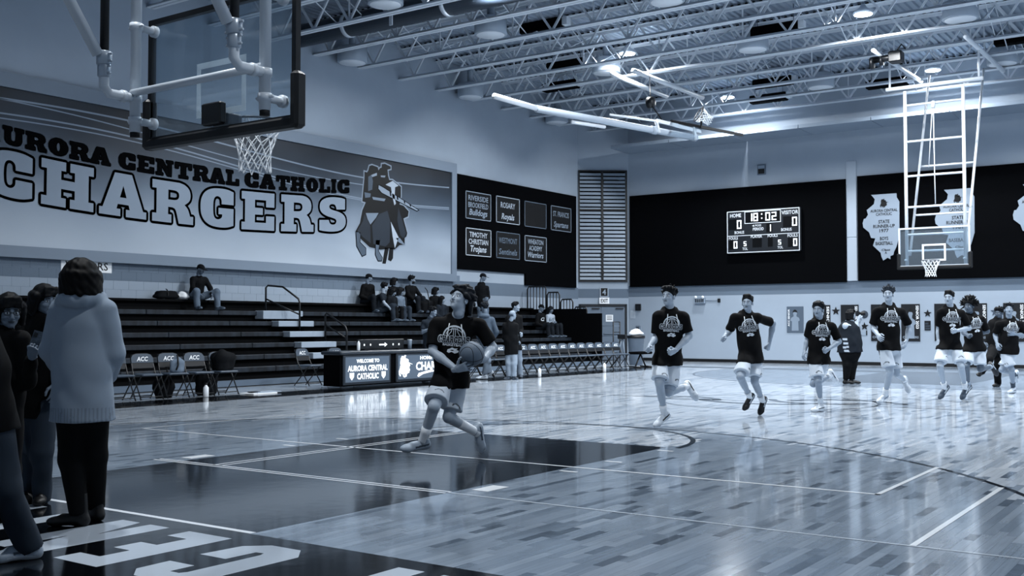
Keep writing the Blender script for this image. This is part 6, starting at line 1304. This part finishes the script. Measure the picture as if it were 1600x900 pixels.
 dict(name='glasses', S=1.55, root=[-0.251, -0.613, 0.0], face=[0.921, -0.309, -0.238], hands=('relaxed', 'fist'), hair='bob', hc=0.05, skin=0.45, shoe=(0.03, 0.03, 0.03), top='jacket', tc=0.03, bot='trousers', bc=0.05, label='person with glasses at the picture edge holding up a phone', joints=[[0.0, 0.0, 0.646], [0.027, -0.008, 1.27], [0.063, 0.01, 1.426], [-0.119, -0.073, 1.216], [-0.147, -0.079, 0.912], [-0.108, -0.041, 0.643], [-0.076, -0.022, 0.644], [-0.043, -0.025, 0.313], [-0.091, 0.007, 0.016], [0.001, -0.071, -0.029], [0.171, 0.04, 1.217], [0.202, 0.074, 0.934], [0.372, -0.002, 1.111], [0.076, 0.022, 0.648], [0.102, 0.012, 0.32], [0.055, 0.045, 0.025], [0.145, -0.033, -0.02]]),
 dict(name='jeans', S=1.72, root=[1.172, -1.537, 0.0], face=[0.284, -0.958, -0.034], hands=('relaxed', 'relaxed'), hair='short', hc=0.04, skin=0.36, shoe=(0.6, 0.75, 0.25), top='jacket', tc=0.025, bot='trousers', bc=0.2, fat=1.12, label='person in dark coat, jeans and pale sneakers cut by the picture edge', joints=[[0.0, 0.0, 0.807], [-0.101, -0.101, 1.508], [-0.106, -0.111, 1.648], [-0.177, -0.192, 1.455], [-0.207, -0.199, 1.141], [-0.161, -0.155, 0.862], [-0.058, -0.04, 0.807], [0.014, -0.029, 0.428], [-0.091, -0.002, 0.054], [-0.025, -0.069, -0.053], [-0.041, -0.011, 1.456], [0.005, 0.034, 1.139], [0.016, 0.056, 0.828], [0.058, 0.04, 0.807], [0.08, 0.107, 0.417], [0.046, 0.267, 0.088], [-0.005, 0.178, -0.024]]),
 dict(name='hoodie', S=1.8, root=[-8.509, 16.312, 0.0], face=[-0.956, 0.284, -0.076], hands=('relaxed', 'relaxed'), hair='short', hc=0.1, skin=0.45, shoe=(0.7, 0.7, 0.2), top='hoodie', tc=0.34, bot='trousers', bc=0.52, label='man in grey hoodie and pale pants walking past the chair row', joints=[[0.0, 0.0, 0.864], [-0.017, -0.044, 1.587], [-0.014, -0.049, 1.776], [-0.149, -0.13, 1.461], [-0.199, -0.116, 1.194], [-0.215, -0.015, 0.988], [-0.069, -0.026, 0.864], [0.025, 0.033, 0.456], [-0.079, 0.042, 0.155], [-0.237, -0.062, 0.013], [0.135, 0.068, 1.461], [0.219, 0.14, 1.163], [0.093, 0.152, 0.957], [0.069, 0.026, 0.865], [-0.02, 0.041, 0.518], [-0.009, 0.16, 0.199], [-0.116, 0.092, 0.042]]),
 dict(name='coach', S=1.82, root=[-8.434, 17.445, 0.0], face=[0.948, 0.318, -0.01], hands=('relaxed', 'relaxed'), hair='neat', hc=0.05, skin=0.56, shoe=(0.25, 0.6, 0.5), top='jacket', tc=0.045, bot='trousers', bc=0.55, label='man in dark jacket and light trousers standing by the chair row', joints=[[0.0, 0.0, 0.8], [-0.003, -0.038, 1.629], [0.041, -0.016, 1.807], [-0.107, -0.145, 1.515], [-0.12, -0.154, 1.206], [0.105, -0.222, 1.111], [-0.043, -0.067, 0.801], [-0.021, -0.098, 0.445], [-0.014, -0.051, 0.088], [-0.045, -0.148, -0.022], [0.096, 0.076, 1.515], [0.116, 0.104, 1.19], [0.218, -0.016, 1.126], [0.043, 0.067, 0.799], [0.033, 0.138, 0.44], [0.04, 0.185, 0.08], [0.108, 0.116, -0.013]]),
 dict(name='bald', S=1.7, root=[-7.945, 16.59, 0.0], face=[0.319, 0.944, -0.086], hands=('relaxed', 'relaxed'), hair='bald', hc=0.3, skin=0.56, shoe=(0.2, 0.5, 0.4), top='jacket', tc=0.04, bot='trousers', bc=0.6, label='balding man in black jacket half hiding the taller man by the chairs', joints=[[0.0, 0.0, 0.709], [-0.011, -0.039, 1.414], [0.044, -0.008, 1.586], [-0.136, -0.08, 1.32], [-0.163, -0.068, 1.038], [-0.164, 0.125, 0.91], [-0.062, -0.021, 0.709], [-0.053, -0.033, 0.397], [-0.075, -0.002, 0.114], [-0.084, -0.098, 0.008], [0.115, 0.026, 1.32], [0.109, 0.036, 1.007], [0.091, 0.172, 0.943], [0.062, 0.02, 0.71], [0.071, 0.008, 0.398], [0.049, 0.039, 0.115], [0.107, 0.01, 0.025]]),
 dict(name='polo', S=1.7, root=[-9.651, 15.517, 0.0], face=[0.981, 0.148, -0.127], hands=('relaxed', 'relaxed'), hair='short', hc=0.06, skin=0.5, shoe=(0.2, 0.3, 0.3), top='polo', tc=0.17, bot='trousers', bc=0.06, label='man in dark blue polo standing behind the scorer table with a ball', joints=[[0.0, 0.0, 0.817], [0.027, -0.011, 1.493], [0.095, 0.029, 1.666], [-0.104, -0.098, 1.398], [-0.089, -0.14, 1.163], [0.141, -0.124, 1.257], [-0.064, -0.045, 0.817], [-0.071, -0.035, 0.487], [-0.09, -0.011, 0.141], [-0.079, -0.073, 0.018], [0.141, 0.073, 1.383], [0.181, 0.049, 1.147], [0.292, -0.113, 1.227], [0.064, 0.045, 0.817], [0.058, 0.055, 0.487], [0.039, 0.08, 0.141], [0.101, 0.053, 0.018]]),
 dict(name='top_cap', S=1.78, root=[-12.626, 21.741, 1.17], face=[0.887, 0.376, -0.269], hands=('relaxed', 'relaxed'), hair='cap', hc=0.06, skin=0.45, shoe=(0.2, 0.3, 0.3), top='hoodie', tc=0.05, bot='trousers', bc=0.4, label='man in dark cap and hooded jacket standing up on the top rows', joints=[[0.0, 0.0, 0.686], [-0.025, -0.051, 1.461], [0.028, -0.023, 1.659], [-0.142, -0.127, 1.322], [-0.155, -0.108, 1.044], [0.055, -0.091, 0.962], [-0.073, -0.051, 0.686], [-0.05, -0.049, 0.329], [-0.059, -0.036, -0.088], [0.056, 0.009, -0.206], [0.119, 0.055, 1.322], [0.131, 0.106, 1.044], [0.177, 0.011, 1.002], [0.073, 0.051, 0.686], [0.096, 0.054, 0.329], [0.088, 0.066, -0.088], [0.209, 0.103, -0.186]]),
 dict(name='s0', S=1.78, root=[-13.95, 11.875, 1.685], face=[0.925, 0.188, -0.33], hands=('relaxed', 'relaxed'), label='man in dark cap and sweatshirt seated alone on the top row', hair='cap', hc=0.05, skin=0.38, shoe=(0.3, 0.5, 0.4), top='jacket', tc=0.04, bot='trousers', bc=0.42, low=1, joints=[[0.0, 0.0, 0.307], [0.145, 0.0, 0.775], [0.196, 0.0, 0.992], [0.134, 0.187, 0.741], [0.231, 0.26, 0.53], [0.38, 0.186, 0.381], [0.0, 0.089, 0.307], [0.418, 0.3, 0.45], [0.454, 0.3, 0.09], [0.634, 0.34, 0.03], [0.134, -0.187, 0.741], [0.231, -0.26, 0.53], [0.38, -0.186, 0.381], [0.0, -0.089, 0.307], [0.418, -0.3, 0.45], [0.454, -0.3, 0.09], [0.634, -0.34, 0.03]]),
 dict(name='s1', S=1.78, root=[-13.95, 17.856, 1.685], face=[0.615, 0.775, -0.148], hands=('relaxed', 'relaxed'), label='man in black cap and black jacket on the top row, first of the group', hair='cap', hc=0.05, skin=0.45, shoe=(0.3, 0.5, 0.4), top='jacket', tc=0.025, bot='trousers', bc=0.1, low=1, joints=[[0.0, 0.0, 0.307], [0.097, 0.0, 0.787], [0.138, 0.0, 1.007], [0.09, 0.187, 0.752], [0.07, 0.26, 0.478], [0.282, 0.156, 0.391], [0.0, 0.089, 0.307], [0.418, 0.12, 0.45], [0.454, 0.12, 0.09], [0.634, 0.16, 0.03], [0.09, -0.187, 0.752], [0.07, -0.26, 0.478], [0.282, -0.156, 0.391], [0.0, -0.089, 0.307], [0.418, -0.12, 0.45], [0.454, -0.12, 0.09], [0.634, -0.16, 0.03]]),
 dict(name='s2', S=1.78, root=[-13.55, 17.985, 1.428], face=[0.451, 0.887, -0.1], hands=('relaxed', 'relaxed'), label='man in dark blue shirt with bare forearms leaning forward in the group', hair='short', hc=0.05, skin=0.6, shoe=(0.3, 0.5, 0.4), top='polo', tc=0.14, bot='trousers', bc=0.17, low=1, joints=[[0.0, 0.0, 0.307], [0.106, 0.058, 0.781], [0.147, 0.08, 1.0], [0.009, 0.218, 0.747], [0.068, 0.334, 0.533], [0.235, 0.34, 0.384], [-0.043, 0.078, 0.307], [0.31, 0.306, 0.45], [0.341, 0.323, 0.09], [0.48, 0.444, 0.03], [0.188, -0.11, 0.747], [0.317, -0.123, 0.533], [0.413, 0.014, 0.384], [0.043, -0.078, 0.307], [0.425, 0.095, 0.45], [0.456, 0.112, 0.09], [0.633, 0.163, 0.03]]),
 dict(name='s3', S=1.62, root=[-13.95, 18.989, 1.685], face=[0.538, 0.837, -0.1], hands=('relaxed', 'relaxed'), label='dark-haired person in black on the top row behind the two children', hair='bob', hc=0.05, skin=0.45, shoe=(0.3, 0.5, 0.4), top='jacket', tc=0.03, bot='trousers', bc=0.1, low=1, joints=[[0.0, 0.0, 0.307], [0.067, 0.0, 0.747], [0.099, 0.0, 0.949], [0.062, 0.17, 0.715], [0.056, 0.237, 0.464], [0.249, 0.142, 0.385], [0.0, 0.081, 0.307], [0.381, 0.12, 0.418], [0.413, 0.12, 0.09], [0.593, 0.16, 0.03], [0.062, -0.17, 0.715], [0.056, -0.237, 0.464], [0.249, -0.142, 0.385], [0.0, -0.081, 0.307], [0.381, -0.12, 0.418], [0.413, -0.12, 0.09], [0.593, -0.16, 0.03]]),
 dict(name='s4', S=1.45, root=[-13.45, 18.339, 1.428], face=[0.738, 0.505, -0.447], hands=('relaxed', 'relaxed'), label='child in dark patterned top looking down at a phone', hair='bob', hc=0.05, skin=0.5, shoe=(0.3, 0.5, 0.4), top='jacket', tc=0.08, bot='trousers', bc=0.05, low=1, joints=[[0.0, 0.0, 0.307], [0.099, 0.0, 0.693], [0.136, 0.0, 0.872], [0.091, 0.152, 0.665], [0.064, 0.212, 0.445], [0.237, 0.127, 0.374], [0.0, 0.073, 0.307], [0.341, 0.12, 0.384], [0.37, 0.12, 0.09], [0.55, 0.16, 0.03], [0.091, -0.152, 0.665], [0.064, -0.212, 0.445], [0.237, -0.127, 0.374], [0.0, -0.073, 0.307], [0.341, -0.12, 0.384], [0.37, -0.12, 0.09], [0.55, -0.16, 0.03]]),
 dict(name='s5', S=1.5, root=[-13.45, 18.674, 1.428], face=[0.595, 0.75, -0.287], hands=('relaxed', 'relaxed'), label='child in pale hooded jacket beside the one with a phone', hair='bob', hc=0.05, skin=0.45, shoe=(0.3, 0.5, 0.4), top='hoodie', tc=0.45, bot='trousers', bc=0.2, low=1, joints=[[0.0, 0.0, 0.307], [0.082, 0.0, 0.711], [0.116, 0.0, 0.897], [0.076, 0.157, 0.682], [0.059, 0.219, 0.451], [0.237, 0.131, 0.378], [0.0, 0.075, 0.307], [0.352, 0.12, 0.394], [0.382, 0.12, 0.09], [0.562, 0.16, 0.03], [0.076, -0.157, 0.682], [0.059, -0.219, 0.451], [0.237, -0.131, 0.378], [0.0, -0.075, 0.307], [0.352, -0.12, 0.394], [0.382, -0.12, 0.09], [0.562, -0.16, 0.03]]),
 dict(name='s6', S=1.8, root=[-13.95, 19.803, 1.685], face=[0.761, 0.641, -0.1], hands=('relaxed', 'relaxed'), label='bearded man in black jacket on the top row', hair='short', hc=0.05, skin=0.45, shoe=(0.3, 0.5, 0.4), top='jacket', tc=0.035, bot='trousers', bc=0.1, low=1, beard=1, joints=[[0.0, 0.0, 0.307], [0.059, 0.0, 0.798], [0.091, 0.0, 1.023], [0.055, 0.189, 0.763], [0.192, 0.263, 0.542], [0.343, 0.188, 0.39], [0.0, 0.09, 0.307], [0.423, 0.12, 0.454], [0.459, 0.12, 0.09], [0.639, 0.16, 0.03], [0.055, -0.189, 0.763], [0.192, -0.263, 0.542], [0.343, -0.188, 0.39], [0.0, -0.09, 0.307], [0.423, -0.12, 0.454], [0.459, -0.12, 0.09], [0.639, -0.16, 0.03]]),
 dict(name='s7', S=1.64, root=[-13.55, 20.474, 1.428], face=[0.693, 0.714, -0.1], hands=('relaxed', 'relaxed'), label='woman with tied dark hair seated behind the ball carrier, upper of two', hair='bob', hc=0.05, skin=0.45, shoe=(0.3, 0.5, 0.4), top='jacket', tc=0.04, bot='trousers', bc=0.1, low=1, joints=[[0.0, 0.0, 0.307], [0.045, 0.0, 0.756], [0.072, 0.0, 0.96], [0.042, 0.172, 0.723], [0.049, 0.24, 0.467], [0.244, 0.143, 0.387], [0.0, 0.082, 0.307], [0.385, 0.12, 0.422], [0.418, 0.12, 0.09], [0.598, 0.16, 0.03], [0.042, -0.172, 0.723], [0.049, -0.24, 0.467], [0.244, -0.143, 0.387], [0.0, -0.082, 0.307], [0.385, -0.12, 0.422], [0.418, -0.12, 0.09], [0.598, -0.16, 0.03]]),
 dict(name='s8', S=1.6, root=[-13.15, 20.258, 1.171], face=[0.873, 0.477, -0.1], hands=('relaxed', 'relaxed'), label='woman with long dark hair seated behind the ball carrier, lower of two', hair='long', hc=0.05, skin=0.56, shoe=(0.3, 0.5, 0.4), top='jacket', tc=0.14, bot='trousers', bc=0.1, low=1, joints=[[0.0, 0.0, 0.307], [0.066, 0.0, 0.742], [0.097, 0.0, 0.941], [0.061, 0.168, 0.71], [0.055, 0.234, 0.462], [0.246, 0.14, 0.384], [0.0, 0.08, 0.307], [0.376, 0.12, 0.414], [0.408, 0.12, 0.09], [0.588, 0.16, 0.03], [0.061, -0.168, 0.71], [0.055, -0.234, 0.462], [0.246, -0.14, 0.384], [0.0, -0.08, 0.307], [0.376, -0.12, 0.414], [0.408, -0.12, 0.09], [0.588, -0.16, 0.03]]),
 dict(name='s9', S=1.76, root=[-12.75, 25.119, 0.914], face=[0.939, 0.19, -0.287], hands=('relaxed', 'relaxed'), label='man in dark cap and hooded top seated beyond the chair row', hair='cap', hc=0.05, skin=0.45, shoe=(0.3, 0.5, 0.4), top='hoodie', tc=0.04, bot='trousers', bc=0.1, low=1, num=1, joints=[[0.0, 0.0, 0.307], [0.048, 0.0, 0.789], [0.078, 0.0, 1.008], [0.045, 0.185, 0.754], [0.052, 0.257, 0.479], [0.262, 0.154, 0.393], [0.0, 0.088, 0.307], [0.414, 0.12, 0.446], [0.449, 0.12, 0.09], [0.629, 0.16, 0.03], [0.045, -0.185, 0.754], [0.052, -0.257, 0.479], [0.262, -0.154, 0.393], [0.0, -0.088, 0.307], [0.414, -0.12, 0.446], [0.449, -0.12, 0.09], [0.629, -0.16, 0.03]]),
 dict(name='s10', S=1.64, root=[-12.75, 25.714, 0.914], face=[0.925, -0.188, -0.33], hands=('relaxed', 'relaxed'), label='woman in pale hooded top with folded arms seated beyond the chair row', hair='long', hc=0.08, skin=0.45, shoe=(0.3, 0.5, 0.4), top='hoodie', tc=0.66, bot='trousers', bc=0.1, low=1, joints=[[0.0, 0.0, 0.307], [0.045, 0.0, 0.756], [0.072, 0.0, 0.96], [0.042, 0.172, 0.723], [0.07, 0.226, 0.467], [0.196, 0.031, 0.49], [0.0, 0.082, 0.307], [0.385, 0.12, 0.422], [0.418, 0.12, 0.09], [0.598, 0.16, 0.03], [0.042, -0.172, 0.723], [0.07, -0.226, 0.467], [0.196, -0.031, 0.49], [0.0, -0.082, 0.307], [0.385, -0.12, 0.422], [0.418, -0.12, 0.09], [0.598, -0.16, 0.03]]),
]
build_all()
# ---- things in hands
def basketball(c, label, seed=0):
    me = MB().lathe([(max(.0005, .12 * math.sin(math.pi * i / 18)), -.12 * math.cos(math.pi * i / 18)) for i in range(19)], (0, 0, 0), (.3, .2, 1), 32, cap=False)
    o = me.build('basketball', mat('ball_leather', .42, .6, .3, bump=(260, .25))); o.location = c; tag(o, label, 'basketball', 'basketballs')
    R = Matrix.Rotation(.5 + seed, 3, 'X') @ Matrix.Rotation(.4, 3, 'Y')
    def ring(fn): MB().tube([tuple(R @ Vector(fn(2 * math.pi * k / 48))) for k in range(48)], .0032, 5, closed=True).build('seam', 'black_print', o)
    r = .1195
    ring(lambda a: (r * math.cos(a), r * math.sin(a), 0)); ring(lambda a: (r * math.cos(a), 0, r * math.sin(a)))
    for sg in (-1, 1):
        def f(a, sg=sg):
            v = nrm((.62 * math.cos(a), sg * (.55 + .2 * math.cos(2 * a)), .75 * math.sin(a))); return tuple(r * v)
        ring(f)
    return o
basketball((.849, 3.359, 1.053), 'basketball held at the waist by the striding player')
po = BUILT['polo']; pm_ = (po[1]['wr' + 'l'] + po[1]['wr' + 'r']) / 2
basketball(tuple(po[-1] + pm_ + nrm(po[2] * [1, 1, 0]) * .12 + V3(0, 0, .04)), 'basketball held behind the scorer table by the man in blue polo', 1)
def phone(J, sd, base, label, d, up_):
    w = base + J['wr' + sd]; d = nrm(d); u = nrm(up_ - d * (up_ @ d)); s_ = np.cross(d, u)
    q = MB(); q.obox(w + u * .10 + d * .02, s_, u, d, .074, .15, .009); o = q.build('phone', mat('phone_case', .28, .35, .4, noise=(90, .6))); tag(o, label, 'phone')
    MB().obox(w + u * .145 + d * .026 + s_ * .018, s_, u, d, .025, .03, .004).build('camera_bump', 'black_metal', o); MB().obox(w + u * .10 + d * .0145, s_, u, d, .068, .142, .002).build('screen', 'led_window', o)
gl = BUILT['glasses']; phone(gl[1], 'r', gl[-1], 'patterned phone held up at the picture edge', V3(.75, -.65, .1), V3(.25, .15, .95))
# spectacles
o_, J_, fr_, rg_, up_, HM_, hs_, s_ = gl[:8]
sp = empty('spectacles', tuple(gl[-1] + J_['head'])); tag(sp, 'dark spectacles worn by the person at the picture edge', 'glasses')
for sg in (-1, 1):
    MB().tube([HM_ @ (V3(sg * .032 + .022 * math.cos(a), .097, .018 * math.sin(a)) * hs_) for a in [2 * math.pi * k / 20 for k in range(20)]], .0018, 5, closed=True).build('lens_ring', 'black_metal', sp)
    MB().tube([HM_ @ (V3(sg * .054, .095, .004) * hs_), HM_ @ (V3(sg * .08, .0, .0) * hs_)], .0018, 5).build('temple', 'black_metal', sp)
MB().tube([HM_ @ (V3(-.01, .099, .004) * hs_), HM_ @ (V3(.01, .099, .004) * hs_)], .0018, 5).build('bridge', 'black_metal', sp)
# camera held by the woman in the jersey
cw_ = BUILT['camera_woman']; h_ = cw_[-1] + cw_[1]['head']; f_ = nrm(cw_[5][:, 1]); u_ = V3(0, 0, 1); s2 = np.cross(f_, u_)
cm = tag(MB().obox(h_ + f_ * .14 - u_ * .005, s2, u_, f_, .14, .1, .07).build('photo_camera', 'black_metal'), 'black photo camera held up by the woman in the jersey', 'camera')
MB().lathe([(.036, 0), (.04, .09), (.043, .13)], h_ + f_ * .17 - u_ * .005, f_, 18).build('lens', 'black_rubber', cm); MB().obox(h_ + f_ * .14 + u_ * .055, s2, u_, f_, .05, .03, .05).build('viewfinder', 'black_metal', cm)
# phone of the child on the bleachers
c4 = BUILT['s4']; w4 = c4[-1] + (c4[1]['wr' + 'l'] + c4[1]['wr' + 'r']) / 2 + V3(.09, 0, .03)
tag(MB().obox(w4, (0, 1, 0), (.6, 0, .8), (.8, 0, -.6), .07, .14, .009).build('phone', 'black_metal'), 'dark phone in the lap of the child in the patterned top', 'phone'); MB().obox(w4 + V3(-.004, 0, .003), (0, 1, 0), (.6, 0, .8), (.8, 0, -.6), .064, .13, .002).build('screen', 'dim_print', bpy.data.objects['phone.001'])
